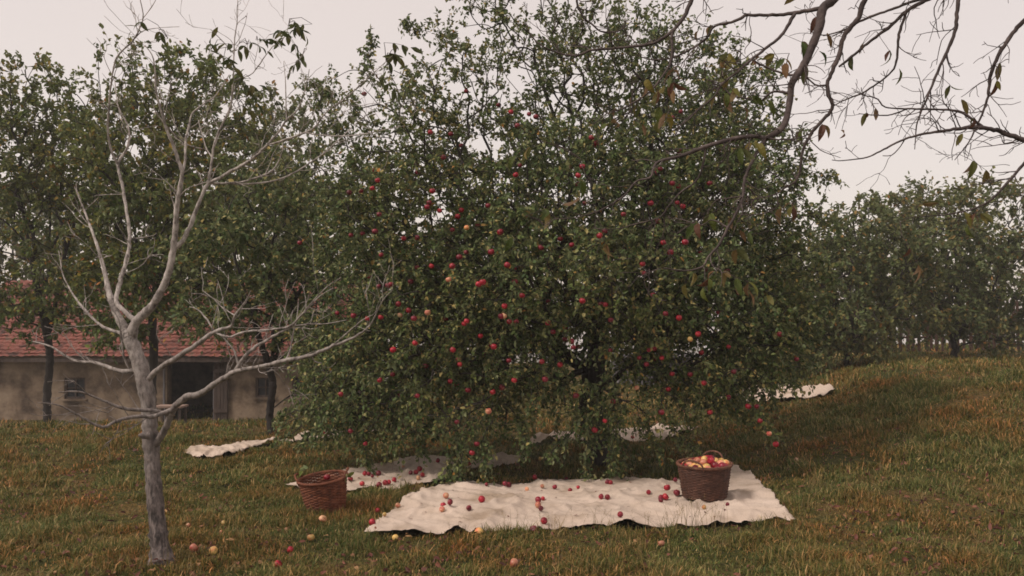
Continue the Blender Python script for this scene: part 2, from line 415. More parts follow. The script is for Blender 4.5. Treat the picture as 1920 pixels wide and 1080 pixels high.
M['glass'] = noise_mat('dusty_pane', [(.3, (.02, .022, .028)), (.7, (.05, .055, .065))], scale=8, rough=.25, bump=.1)
M['picket'] = noise_mat('brown_picket', [(.3, (.04, .022, .016)), (.7, (.10, .055, .04))], scale=6, bump=.4, stretch=(2, 2, .3))

# ------------------------------------------------------------------ ground
def axis(parts):
    return np.unique(np.concatenate([np.arange(a, b, s) for a, b, s in parts]).round(4))
gx = axis([(-400, -60, 20), (-60, -16, 2), (-16, -7, .35), (-7, 7, .09), (7, 16, .35), (16, 60, 2), (60, 420, 20)])
gy = axis([(-60, 0, 5), (0, 5, .5), (5, 13, .08), (13, 20, .2), (20, 40, .6), (40, 120, 4), (120, 700, 30)])
X, Y = np.meshgrid(gx, gy)
fine = 0.010 * np.where((np.abs(X) < 7) & (Y > 5) & (Y < 13), R.normal(size=X.shape), 0)
V = np.stack([X, Y, ground_z(X, Y) + fine - .012], -1).reshape(-1, 3)
nx, ny = len(gx), len(gy)
i, j = np.meshgrid(np.arange(nx - 1), np.arange(ny - 1))
a = (j * nx + i).ravel()
g = mesh_np('ground', V, np.stack([a, a + 1, a + nx + 1, a + nx], -1), M['ground'], smooth=True)
tag(g, kind='structure')

# ------------------------------------------------------------------ sheets
HAZE = 0.0016
SHEETS = []      # ground outlines that keep the grass away
def in_poly(x, y, poly):
    ins = np.zeros(x.shape, bool); n = len(poly)
    for k in range(n):
        x0, y0 = poly[k]; x1, y1 = poly[(k + 1) % n]
        if y0 == y1: continue
        c = ((y0 > y) != (y1 > y)) & (x < (x1 - x0) * (y - y0) / (y1 - y0) + x0)
        ins ^= c
    return ins

SHEET_Z = []
def sheet(name, label, front, right, back, left, ns=110, nt=60, amp=.03, seed=0, bumps=(), group='cream cloths spread under the trees'):
    """front left->right, right front->back, back left->right, left front->back, all as picture points on the ground"""
    def edge(pts, n):
        W = np.array([on_ground(u, v, .03)[:2] for u, v in pts])
        return spline(np.c_[W, np.zeros(len(W))], n)[:, :2]
    fr, ba = edge(front, ns), edge(back, ns)
    ri, le = edge(right, nt), edge(left, nt)
    s = np.linspace(0, 1, ns)[None, :, None]; t = np.linspace(0, 1, nt)[:, None, None]
    c00, c10, c01, c11 = fr[0], fr[-1], ba[0], ba[-1]
    P = (1 - t) * fr[None] + t * ba[None] + (1 - s) * le[:, None] + s * ri[:, None] \
        - ((1 - s) * (1 - t) * c00 + s * (1 - t) * c10 + (1 - s) * t * c01 + s * t * c11)
    x, y = P[..., 0], P[..., 1]
    z = np.zeros_like(x); o = Vector((seed * 7.3, seed * 3.1, 0))
    for a_ in range(nt):
        for b_ in range(ns):
            q = Vector((x[a_, b_], y[a_, b_], 0)) + o
            n0 = mnoise.noise(q * 1.3); w = Vector((n0 * .6, mnoise.noise(q * 1.1 + Vector((9, 3, 0))) * .6, 0))
            f1 = 1 - abs(mnoise.noise(q * 1.9 + w) * 2.2); f2 = 1 - abs(mnoise.noise((q + w) * 4.6) * 2.0)
            z[a_, b_] = amp * (.8 * n0 + .85 * max(f1, 0) ** 4 + .5 * max(f2, 0) ** 3 + .25 * max(1 - abs(mnoise.noise(q * 9 + w * 3)) * 2.4, 0) ** 2 + .16 * mnoise.noise(q * 21))
    z = z + ground_z(x, y) + .034
    tt = np.broadcast_to(t[..., 0], x.shape); ss = np.broadcast_to(s[..., 0], x.shape)
    e = np.minimum(np.minimum(tt, 1 - tt) * 14, np.minimum(ss, 1 - ss) * 20).clip(0, 1)
    z = z - .014 * (1 - e)                           # edges settle onto the grass
    for bs, bw, bh, bd in bumps:                     # places where the hem stands up
        z = z + bh * np.exp(-((ss - bs) / bw) ** 2) * np.exp(-(tt / bd))
    # frayed, uneven hem
    P = P + (R.normal(0, .006, P.shape) * (1 - e)[..., None])
    V = np.stack([P[..., 0], P[..., 1], z], -1)
    k = np.arange(nt - 1)[:, None] * ns + np.arange(ns - 1)[None, :]
    k = k.ravel()
    ob = mesh_np(name, V.reshape(-1, 3), np.stack([k, k + 1, k + ns + 1, k + ns], -1), M['cloth'], smooth=True)
    md = ob.modifiers.new('thickness', 'SOLIDIFY'); md.thickness = .003; md.offset = 1
    tag(ob, label, 'cloth', group)
    poly = np.concatenate([fr, ri, ba[::-1], le[::-1]])
    SHEETS.append(poly); SHEET_Z.append((poly, V))
    return ob

sheet('ground_sheet', 'large cream cloth spread in front under the apple tree, full basket standing on it',
      [(682, 1003), (760, 1000), (850, 996), (930, 994), (1010, 988), (1090, 984), (1150, 987), (1215, 992), (1300, 985), (1400, 980), (1493, 976)],
      [(1493, 976), (1466, 950), (1440, 920), (1412, 893), (1385, 878), (1362, 872)],
      [(800, 918), (870, 906), (950, 908), (1045, 900), (1110, 905), (1180, 895), (1250, 903), (1310, 885), (1362, 872)],
      [(682, 1003), (722, 968), (750, 944), (775, 930), (800, 918)], ns=190, nt=90, amp=.04, seed=1,
      bumps=[(.205, .016, .06, .05), (.60, .026, .065, .06), (.72, .02, .02, .05)])
sheet('ground_sheet', 'cream cloth dotted with dark red apples behind the empty basket',
      [(536, 913), (580, 914), (650, 920), (700, 914), (730, 921), (770, 910), (830, 900)],
      [(830, 900), (850, 882), (862, 862)],
      [(560, 906), (650, 884), (690, 876), (730, 870), (770, 858), (800, 851), (862, 860)],
      [(536, 913), (545, 909), (560, 906)], ns=110, nt=50, amp=.035, seed=2, bumps=[(.6, .05, .03, .1)])
sheet('ground_sheet', 'narrow twisted cream cloth lying on the grass before the barn',
      [(345, 849), (395, 857), (440, 850), (490, 835), (560, 826)],
      [(560, 826), (562, 824), (565, 822)],
      [(348, 846), (372, 841), (420, 838), (480, 829), (565, 822)],
      [(345, 849), (346, 848), (348, 846)], ns=90, nt=24, amp=.05, seed=3)
sheet('ground_sheet', 'crumpled cream cloth strip strewn with apples behind the low left foliage',
      [(550, 826), (590, 825), (640, 819), (700, 815), (712, 813)],
      [(712, 813), (711, 811), (710, 810)],
      [(552, 820), (570, 814), (620, 811), (670, 809), (710, 810)],
      [(550, 826), (551, 823), (552, 820)], ns=70, nt=20, amp=.055, seed=4)
sheet('ground_sheet', 'small crumpled cream cloth at the edge of the shade left of the trunk',
      [(872, 878), (905, 880), (940, 872), (985, 866)],
      [(985, 866), (984, 864), (980, 862)],
      [(885, 872), (915, 862), (945, 857), (980, 862)],
      [(872, 878), (878, 875), (885, 872)], ns=50, nt=24, amp=.055, seed=5)
sheet('ground_sheet', 'rumpled cream cloth on the grass behind the apple tree trunk',
      [(985, 833), (1050, 828), (1120, 831), (1180, 828), (1250, 824), (1290, 806)],
      [(1290, 806), (1300, 804), (1310, 802)],
      [(990, 829), (1040, 817), (1110, 812), (1180, 806), (1240, 801), (1310, 801)],
      [(985, 833), (987, 831), (990, 829)], ns=110, nt=34, amp=.06, seed=6)
sheet('ground_sheet', 'bright cream cloth far right behind the grassy bank',
      [(1352, 748), (1390, 758), (1440, 753), (1500, 747), (1545, 742), (1560, 736)],
      [(1560, 736), (1563, 734), (1566, 731)],
      [(1355, 741), (1400, 732), (1440, 722), (1480, 722), (1510, 728), (1566, 731)],
      [(1352, 748), (1353, 744), (1355, 741)], ns=90, nt=30, amp=.05, seed=7)

def sheet_top(x, y):
    """height of whatever cloth or grass lies at a spot"""
    for poly, V in SHEET_Z:
        if in_poly(np.array([x]), np.array([y]), poly)[0]:
            d = (V[..., 0] - x) ** 2 + (V[..., 1] - y) ** 2
            return float(V.reshape(-1, 3)[d.argmin(), 2]) + .006, True
    return float(ground_z(x, y)), False

# ------------------------------------------------------------------ trees
def grow_tree(base, trunk, targets, bf=.35, tip=.0035, p=2.3, rscale=1.0):
    """trunk = list of seed paths (arrays of points) already joined; targets hang on the cheapest branch"""
    pts = []; par = []
    for path in trunk:
        prev = -1
        if pts:
            d = [np.linalg.norm(np.array(path[0]) - q) for q in pts]; prev = int(np.argmin(d)); path = path[1:]
        for q in path:
            pts.append(np.array(q, float)); par.append(prev); prev = len(pts) - 1
    plen = [0.0] * len(pts)
    for k in range(len(pts)):
        if par[k] >= 0: plen[k] = plen[par[k]] + np.linalg.norm(pts[k] - pts[par[k]])
    n0 = len(pts); cap = n0 + len(targets) * 3 + 5
    A = np.zeros((cap, 3)); A[:n0] = pts; PL = np.zeros(cap); PL[:n0] = plen; par = par + [0] * (cap - n0)
    n = n0
    crown0 = pts[min(2, n0 - 1)]
    order = np.argsort(np.linalg.norm(targets - np.mean(pts, axis=0), axis=1))
    ends = []
    for k in order:
        q = targets[k]
        d = np.linalg.norm(A[:n] - q, axis=1)
        c = int(np.argmin(d + bf * PL[:n])) 
        if d[c] < .02: continue
        m = 2 if d[c] > .5 else 1 if d[c] > .25 else 0
        prev = c
        for e in range(m):
            f = (e + 1) / (m + 1)
            mid = A[c] * (1 - f) + q * f + R.normal(0, .05 * d[c], 3) + np.array((0, 0, .10 * d[c] * math.sin(math.pi * f)))
            A[n] = mid; par[n] = prev; PL[n] = PL[prev] + np.linalg.norm(mid - A[prev]); prev = n; n += 1
        A[n] = q; par[n] = prev; PL[n] = PL[prev] + np.linalg.norm(q - A[prev]); ends.append(n); n += 1
    A = A[:n]; par = np.array(par[:n])
    kids = [[] for _ in range(n)]
    for k in range(1, n): kids[par[k]].append(k)
    rad = np.zeros(n)
    for k in range(n - 1, -1, -1):
        rad[k] = (sum(rad[c] ** p for c in kids[k]) ** (1 / p)) if kids[k] else tip
    rad *= rscale
    chains = []
    stack = [(0, [])]
    while stack:
        k, pre = stack.pop()
        ch = pre + [k]
        while kids[k]:
            ks = sorted(kids[k], key=lambda c: -rad[c])
            for c in ks[1:]: stack.append((c, [k]))
            k = ks[0]; ch.append(k)
        chains.append(ch)
    D = unit(A - A[np.maximum(par, 0)])
    return A, par, rad, chains, ends, D

def wood_mesh(A, rad, chains, maxr_first, wob=.06):
    mb = MB()
    for ci, ch in enumerate(chains):
        if len(ch) < 2: continue
        r = rad[ch].copy()
        if ci > 0 and len(r) > 1: r[0] = r[1]
        n = max(3, int(len(ch) * 2.2)) if r.max() < .03 else len(ch) * 5
        S = spline(np.c_[A[ch], r], n)
        S[:, 3] = np.clip(S[:, 3], .0015, None)
        sides = 10 if r.max() > .06 else 6 if r.max() > .02 else 4
        if r.max() > .02: S[1:-1, :3] += R.normal(0, .25, (n - 2, 3)) * np.minimum(S[1:-1, 3:4], .02)
        mb.tube(S[:, :3], S[:, 3], sides, wob=wob if sides == 10 else 0)
    return mb

def foliate(P, D, ntwig, nleaf, tl, L0, W0, droop, spread=.7, upward=0.0, offs=.03, dens=None):
    """short leafy shoots from the points P; gives twig tube data and leaf arrays"""
    n = len(P)
    cnt = R.poisson(ntwig * (dens if dens is not None else 1), n).clip(1)
    idx = np.repeat(np.arange(n), cnt); k = len(idx)
    d = unit(D[idx] * .8 + R.normal(0, spread, (k, 3)) + np.array((0, 0, 1)) * (upward[idx, None] if np.ndim(upward) else upward))
    ln = tl * R.uniform(.45, 1.4, k)
    s = P[idx] + R.normal(0, offs, (k, 3))
    dr = droop[idx] if np.ndim(droop) else np.full(k, droop)
    TT = np.linspace(0, 1, 5)
    path = s[:, None] + d[:, None] * ln[:, None, None] * TT[None, :, None]
    path[..., 2] -= (dr * ln)[:, None] * TT[None] ** 2
    # leaves along the shoots
    m = nleaf
    t = (np.arange(m)[None] + R.uniform(0, 1, (k, m))) / m
    t = .08 + .92 * t
    lp = s[:, None] + d[:, None] * (ln[:, None] * t)[..., None]
    lp[..., 2] -= (dr * ln)[:, None] * t ** 2
    tg = d[:, None] * np.ones((1, m, 1)); tg[..., 2] -= 2 * (dr[:, None] * t)
    tg = unit(tg)
    ld = unit(tg * .5 + R.normal(0, .75, (k, m, 3)) + np.array((0, 0, -.25)))
    ln_ = unit(np.array((0, 0, .9)) + R.normal(0, .55, (k, m, 3)))
    keep = R.uniform(size=(k, m)) < .92
    sz = R.uniform(.6, 1.2, (k, m))
    return path, lp[keep], ld[keep], ln_[keep], L0 * sz[keep], W0 * sz[keep] * R.uniform(.8, 1.15, keep.sum())

def twig_mesh(mb, path, r0=.0022):
    k = len(path)
    T = unit(path[:, -1] - path[:, 0]); A = unit(np.cross(T, R.normal(size=(k, 3)))); B = np.cross(T, A)
    th = np.array((0, 2.094, 4.189)); n = path.shape[1]
    rr = np.linspace(r0, r0 * .45, n)
    V = path[:, :, None] + rr[None, :, None, None] * (np.cos(th)[None, None, :, None] * A[:, None, None] + np.sin(th)[None, None, :, None] * B[:, None, None])
    b = (np.arange(k) * n * 3)[:, None, None]; i = np.arange(n - 1)[None, :, None] * 3; j = np.arange(3)[None, None]
    j2 = (j + 1) % 3
    Q = np.stack([b + i + j, b + i + j2, b + i + 3 + j2, b + i + 3 + j], -1).reshape(-1, 4)
    mb.add(V.reshape(-1, 3), Q)

def lobes_sample(lobes, spacing, seed=0):
    """points spread through a union of blobs, denser towards their skins"""
    r = np.random.default_rng(seed); out = np.zeros((0, 3)); W = []
    for (u, v, ru, rv, Yc, rY, dens) in lobes:
        c = PX(u, v, Yc); s = np.array((ru / F * Yc, rY, rv / F * Yc))
        vol = 4.19 * s.prod(); n = int(vol / spacing ** 3 * 1.15 * dens)
        d = unit(r.normal(size=(n, 3))); rad = r.uniform(.10, 1, n) ** .42
        out = np.vstack([out, c + d * rad[:, None] * s]); 
    # thin to spacing
    cell = {}; keep = []
    h = spacing * .8
    for k, q in enumerate(out):
        key = tuple(np.floor(q / h).astype(int))
        if key in cell: continue
        cell[key] = 1; keep.append(k)
    return out[keep]

def plant_tree(name, label, trunk_paths, lobes, spacing, ntwig, nleaf, tl, L0, W0, leafm, barkm, base, seed, cat='tree', group=None,
               droop=.5, hole=None, upward=0.1, bf=.35, tip=.0035, p=2.3, rscale=1.0, minz=None, droopers=None, spread=.7):
    root = thing(name, label, cat, base, group)
    T = lobes_sample(lobes, spacing, seed)
    if hole is not None:
        u, v = to_px(T); k = np.ones(len(T), bool)
        for hu, hv, hru, hrv, keepf in hole:
            inside = ((u - hu) / hru) ** 2 + ((v - hv) / hrv) ** 2 < 1
            k &= ~(inside & (R.uniform(size=len(T)) > keepf))
        T = T[k]
    T = T[T[:, 2] > ground_z(T[:, 0], T[:, 1]) + (minz or .35)]
    A, par, rad, chains, ends, D = grow_tree(base, trunk_paths, T, bf, tip, p, rscale)
    mb = wood_mesh(A - np.array(base), rad, chains, .1)
    mb.build('trunk', barkm, root, smooth=True)
    E = np.array(ends); P, DD = A[E], D[E]
    zz = P[:, 2]; lo, hi = np.percentile(zz, 5), np.percentile(zz, 95)
    h = ((zz - lo) / (hi - lo)).clip(0, 1)
    path, lp, ld, ln, L, W = foliate(P, DD, ntwig, nleaf, tl, L0, W0, droop * (1.25 - h), spread=spread, upward=upward + .9 * (h - .25).clip(0), dens=1.22 - .62 * h)
    tw = MB(); 
    if droopers:
        for dp in droopers:
            S = spline(np.array(dp, float), 24)
            q = S[:, :3]; tw.tube(q - base, np.linspace(.0045, .0018, len(q)), 4)
            seg = unit(np.gradient(q, axis=0))
            p2, lp2, ld2, ln2, L2, W2 = foliate(np.repeat(q[6:], 2, 0), np.repeat(seg[6:], 2, 0), 1.2, 5, .10, L0, W0, np.full(36, .8), spread=.8)
            path = np.concatenate([path, p2]); lp = np.vstack([lp, lp2]); ld = np.vstack([ld, ld2]); ln = np.vstack([ln, ln2]); L = np.r_[L, L2]; W = np.r_[W, W2]
    twig_mesh(tw, path - base)
    tw.build('twigs', barkm, root)
    V, Q = leaves_np(lp - base, ld, ln, L, W)
    mesh_np('crown', V, Q, leafm, root)
    print(name, 'targets', len(T), 'leaves', len(lp))
    return root, lp

# ---- the big apple tree
TB = on_ground(1118, 872); TY = TB[1]
print('apple tree base', TB)
def tp(u, v, dY=0): return PX(u, v, TY + dY)
tb = TB - np.array((0, 0, .08))
trunkA = [[tb, TB + (0, 0, .25), tp(1112, 800), tp(1108, 750), tp(1112, 700), tp(1122, 650), tp(1118, 600, .05)],
          [tp(1118, 600, .05), tp(1090, 560, -.2), tp(1050, 510, -.4), tp(980, 450, -.5), tp(900, 400, -.6), tp(850, 340, -.5)],
          [tp(1118, 600, .05), tp(1140, 540, .3), tp(1180, 470, .5), tp(1250, 400, .6), tp(1320, 320, .6)],
          [tp(1122, 650), tp(1180, 620, -.4), tp(1260, 590, -.8), tp(1340, 600, -1.1)],
          [tp(1050, 510, -.4), tp(1060, 430, 0), tp(1070, 330, .2), tp(1040, 220, .3), tp(1000, 110, .2)],
          [tp(1112, 700), tp(1040, 660, .2), tp(940, 620, .2), tp(830, 600, 0), tp(740, 600, -.3)],
          [tp(1118, 600, .05), tp(1130, 520, 1.0), tp(1100, 450, 1.8)],
          [tp(980, 450, -.5), tp(900, 470, -1.2), tp(820, 520, -1.7)],
          [tp(1180, 470, .5), tp(1190, 380, 0), tp(1220, 270, -.1), tp(1260, 160, 0)]]
c = TY
lobesA = [  # u, v, ru, rv, Y, rY, density
    (905, 50, 95, 85, c, .9, .42), (1010, 30, 95, 80, c + .3, 1, .42), (1075, 130, 120, 90, c, 1.2, .65), (860, 170, 105, 90, c - .2, 1.0, .62),
    (705, 150, 42, 55, c - .2, .6, .38), (640, 205, 70, 60, c, .8, .45), (745, 250, 120, 90, c - .2, 1.2, .7), (950, 280, 120, 90, c, 1.3, .7),
    (1180, 110, 120, 100, c, 1.1, .7), (1300, 150, 110, 85, c + .3, 1.1, .7), (1385, 200, 85, 80, c + .3, 1, .65), (1250, 270, 190, 110, c, 1.5, .8),
    (1440, 300, 80, 70, c + .2, 1, .6), (1530, 345, 45, 28, c + .2, .5, .35), (620, 330, 70, 90, c + .3, .9, .7),
    (1100, 380, 300, 140, c - .2, 1.9, .85), (800, 400, 190, 150, c - .2, 1.7, .85), (1340, 400, 150, 150, c, 1.7, .9), (690, 480, 95, 150, c + .1, 1.3, .8),
    (1450, 530, 85, 130, c + .1, 1.2, .8), (1080, 520, 340, 120, c - .6, 1.9, 1), (800, 600, 190, 130, c - .5, 1.5, 1), (1330, 590, 170, 120, c - .3, 1.5, 1),
    (960, 660, 150, 90, c - .9, 1.0, .8), (700, 720, 120, 100, c - .6, 1.1, 1), (840, 740, 110, 80, c - 1.0, .9, .85), (610, 740, 48, 80, c - .3, .8, .8),
    (1330, 690, 140, 65, c - .7, 1.0, .8), (1430, 690, 70, 50, c - .2, .8, .7), (1200, 720, 110, 60, c - .9, .8, .6), (1050, 750, 120, 50, c - .9, .8, .55),
    (1390, 740, 90, 40, c - .7, .7, .7), (1480, 640, 50, 70, c, .8, .7), (1510, 560, 40, 60, c + .1, .7, .55), (1490, 420, 50, 60, c + .2, .8, .5), (1130, 700, 60, 60, c - 1.3, .4, .55), (1180, 640, 80, 40, c - 1.2, .5, .8),
    (560, 790, 45, 50, c - .3, .6, .55), (600, 620, 55, 70, c, .9, .7), (680, 640, 80, 90, c - .2, 1.1, .9), (980, 740, 80, 60, c - 1.2, .6, .7),
    (1160, 800, 70, 45, c - .9, .4, .30), (920, 820, 60, 40, c - 1.0, .5, .5), (750, 800, 100, 32, c - .8, .6, .55), (600, 840, 40, 22, c - .5, .4, .25),
    (1310, 770, 70, 25, c - .8, .5, .28), (1120, 600, 200, 90, c + 1.2, 1.0, .7), (870, 560, 200, 110, c + 1.1, 1.0, .7)]
holesA = [(915, 280, 40, 24, .15), (700, 190, 22, 40, .2), (830, 405, 16, 30, .2), (930, 345, 55, 16, .3), (645, 560, 26, 46, .1), (1078, 655, 24, 40, .02), (1010, 655, 40, 14, .2),
          (1290, 655, 45, 22, .2), (640, 460, 20, 30, .3), (560, 250, 30, 60, .2), (850, 20, 25, 18, .2), (1400, 690, 14, 12, .3), (1120, 700, 60, 30, .3), (1000, 780, 60, 30, .3)]
def hang(u0, v0, Y0, u1, v1, Y1, n=6, sag=0):
    r = []
    for k in range(n):
        f = k / (n - 1)
        q = PX(u0 + (u1 - u0) * f + 8 * math.sin(f * 5 + u0), v0 + (v1 - v0) * f ** 1.2, Y0 + (Y1 - Y0) * f)
        r.append(q)
    return r
dro = [hang(900, 740, c - 1.6, 862, 925, c - 1.75), hang(880, 760, c - 1.5, 838, 915, c - 1.65), hang(1170, 740, c - 1.3, 1150, 880, c - 1.4), hang(1100, 740, c - 1.3, 1110, 890, c - 1.35),
       hang(1140, 760, c - 1.2, 1165, 892, c - 1.3), hang(1190, 760, c - 1.2, 1235, 850, c - 1.3), hang(960, 760, c - 1.4, 985, 850, c - 1.5), hang(1240, 760, c - 1.2, 1300, 850, c - 1.3),
       hang(1340, 700, c - .9, 1455, 822, c - 1.4), hang(1330, 690, c - 1, 1425, 782, c - 1.5), hang(700, 790, c - 1, 680, 870, c - 1.1), hang(620, 780, c - .6, 560, 830, c - .7), hang(760, 800, c - 1, 800, 850, c - 1.2),
       hang(1080, 780, c - 1.2, 1040, 850, c - 1.4), hang(920, 790, c - 1.5, 905, 890, c - 1.7), hang(1440, 300, c, 1565, 330, c), hang(800, 60, c, 755, 35, c), hang(640, 200, c, 590, 150, c), hang(700, 160, c, 692, 62, c), hang(1300, 100, c, 1345, 60, c)]
apple_tree, LP = plant_tree('apple_tree', 'huge spreading apple tree full of red apples, boughs hanging to the ground', trunkA, lobesA, .225, 4.0, 10, .21, .054, .035,
                            M['leaf'], M['bark_dark'], TB, 11, droop=.6, hole=holesA, bf=.28, minz=.3, rscale=1.45, droopers=dro)

# ---- apples
def apple_mesh(name, mats, squash=.92, r=.037):
    nu, nv = 18, 13
    V = [];
    for i_ in range(nv):
        f = i_ / (nv - 1) * math.pi
        rad = r * (math.sin(f) ** .86) * (1 + .05 * math.cos(f)); z = r * squash * math.cos(f)
        if f < .9: z -= r * .34 * (1 - f / .9) ** 2.0
        if f > 2.5: z += r * .16 * ((f - 2.5) / .64) ** 2
        for j_ in range(nu):
            a = j_ * 2 * math.pi / nu
            q = rad * (1 + .025 * math.cos(5 * a) * (f / math.pi) + .02 * math.cos(a + 1))
            V.append((q * math.cos(a), q * math.sin(a), z))
    Q = [(i_ * nu + j_, (i_ + 1) * nu + j_, (i_ + 1) * nu + (j_ + 1) % nu, i_ * nu + (j_ + 1) % nu) for i_ in range(nv - 1) for j_ in range(nu)]
    mb = MB(); mb.add(V, Q)
    nq = len(Q)
    mb.tube([(0, 0, r * .5), (.001, 0, r * .8), (.005, .002, r * 1.15)], [.0016, .0014, .0018], 5)
    Qa = np.concatenate(mb.Q); Ta = np.concatenate(mb.T) if mb.T else []
    midx = [0] * nq + [1] * (len(Qa) - nq + len(Ta))
    o = mesh_np(name, np.concatenate(mb.V), [Qa] + ([Ta] if len(Ta) else []), None, smooth=True, mats=mats, midx=midx)
    me = o.data; bpy.data.objects.remove(o)
    return me
AM = {k: apple_mesh('apple_' + k, [M['a_' + k], M['stem']]) for k in ('red', 'dark', 'yellow', 'peach')}

def put_apple(kind, p, s=1.0, tilt=None, parent=None, name='apple'):
    o = bpy.data.objects.new(name, AM[kind]); COL.objects.link(o)
    o.location = Vector([float(v) for v in p]); o.scale = (s, s, s)
    t = tilt if tilt is not None else (random.uniform(-1.4, 1.4), random.uniform(-1.4, 1.4), random.uniform(0, 6.28))
    o.rotation_euler = t
    if parent is not None: o.parent = parent
    return o

tree_apples = """958 210 r;1084 329 r;698 353 r;865 394 r;858 406 r;938 435 r;757 447 r;824 395 r;1124 442 r;1280 387 r;1244 455 r;1205 495 r;848 499 r;809 499 r;715 478 r;921 472 d;
1092 564 r;747 570 r;766 582 r;714 595 r;689 598 r;875 602 r;870 607 r;849 656 r;778 643 r;901 630 r;1050 684 r;1072 640 d;964 713 r;916 771 p;885 849 r;685 832 r;712 713 r;639 739 r;
1309 626 r;1294 636 y;1315 661 r;1320 718 r;1366 650 r;1273 596 r;1403 762 r;1419 762 d;1425 789 r;1455 833 r;1442 813 p;1134 789 r;1115 806 r;737 656 r;750 591 p;802 586 p;
862 683 r;926 650 r;1016 678 r;945 592 p;955 603 r;968 603 d;841 524 p;905 529 r;897 533 r;979 554 r;875 427 y;1109 258 d;807 248 r;967 328 r;992 214 d;1005 219 d;970 236 d;
708 338 r;655 361 d;811 358 r;801 388 d;951 497 r;1014 464 d;1072 459 d;1096 381 d;1169 402 r;1220 381 d;1092 312 d;874 171 d;1135 571 r;946 574 r;924 735 r;941 726 d;844 715 r;
657 808 d;857 791 d;1241 671 r;1217 656 d;1199 671 d;1260 701 r;1194 727 p;1253 730 r;1376 697 d;1331 773 r;1366 745 d;632 587 d;663 592 d;727 535 d;1207 512 d;1022 711 r;
935 197 d;831 295 d;865 273 d;845 251 d;975 310 d;848 431 r;711 402 p;703 434 d;680 438 d;658 441 d;874 473 d;861 482 d;1257 473 d;776 597 d;1037 622 d;1059 636 d;954 676 d;736 702 d;782 742 d;1248 588 d;
1212 683 d;1240 773 d;1080 742 d;894 832 d;1027 606 d;940 593 r;733 533 d;710 537 d;677 358 d;805 380 d;1294 702 r;1134 433 d;562 455 r;683 176 d;1270 380 d;1145 600 d"""
tree_apples = [t.split() for t in tree_apples.replace('\n', '').split(';') if t.strip()]
kinds = dict(r='red', d='dark', y='yellow', p='peach')
lu, lv = to_px(LP)
rest = MB(); TBv = Vector([float(v) for v in TB])
rest_pts = []
for k, (u, v, kd) in enumerate(tree_apples):
    u = float(u); v = float(v)
    m_ = (abs(lu - u) < 11) & (abs(lv - v) < 11)
    ys = np.sort(LP[m_][:, 1]) if m_.sum() else np.array([TY - 1])
    yy = ys[min(len(ys) - 1, 0 if kd != 'd' else 3)] - (.05 if kd != 'd' else .01)
    q = PX(u, v, yy) - TB
    if k < 98:
        o = put_apple(kinds[kd], q, random.uniform(.72, .94), (random.uniform(-.5, .5), random.uniform(-.5, .5), random.uniform(0, 6)), apple_tree)
    else: rest_pts.append(q)
# the remaining apples, further in among the leaves
for k in range(420):
    q = LP[R.integers(len(LP))]
    if TB[2] + .8 < q[2] < TB[2] + 4.3 and q[1] < TY - .75 and R.uniform() < .55 + .45 * math.sin(q[0] * 3) * math.sin(q[2] * 4): rest_pts.append(q - TB + R.normal(0, .03, 3))
src = AM['dark']; nv_ = len(src.vertices); co = np.zeros(nv_ * 3, np.float32); src.vertices.foreach_get('co', co); co = co.reshape(-1, 3)
fq = np.array([list(pl.vertices) for pl in src.polygons if len(pl.vertices) == 4])
for q in rest_pts: rest.add(co * random.uniform(.7, .95) + q, fq)
rest.build('apples', M['a_dark'], apple_tree, smooth=True)['kind'] = 'stuff'

# ---- trees to the left and behind
def simple_tree(name, label, u, v, Yb, top_v, lobes, spacing, seed, leafm, L0, ntwig, nleaf, tl, group, trunk_r=1.0, **kw):
    x = (u - 960) / F * Yb
    base = np.array((x, Yb, float(ground_z(x, Yb)) - .05))
    q = lambda uu, vv, d=0: PX(uu, vv, Yb + d)
    vb = HZ - (base[2] - CH) / Yb * F
    paths = [[base, q(u - 2, vb + (v - vb) * .4), q(u + 3, vb + (v - vb) * .75), q(u, v)],
             [q(u, v), q(u - 30, v - (v - top_v) * .3, -.3), q(u - 60, v - (v - top_v) * .6, -.2)],
             [q(u, v), q(u + 30, v - (v - top_v) * .3, .3), q(u + 65, v - (v - top_v) * .55, .4)],
             [q(u, v), q(u + 5, v - (v - top_v) * .3, .2), q(u, v - (v - top_v) * .7, 0)]]
    return plant_tree(name, label, paths, lobes, spacing * .88, ntwig * 1.75, int(nleaf * 1.3), tl, L0, L0 * .64, leafm, M['bark_dark'], base, seed, group=group, rscale=trunk_r * 1.5, **kw)

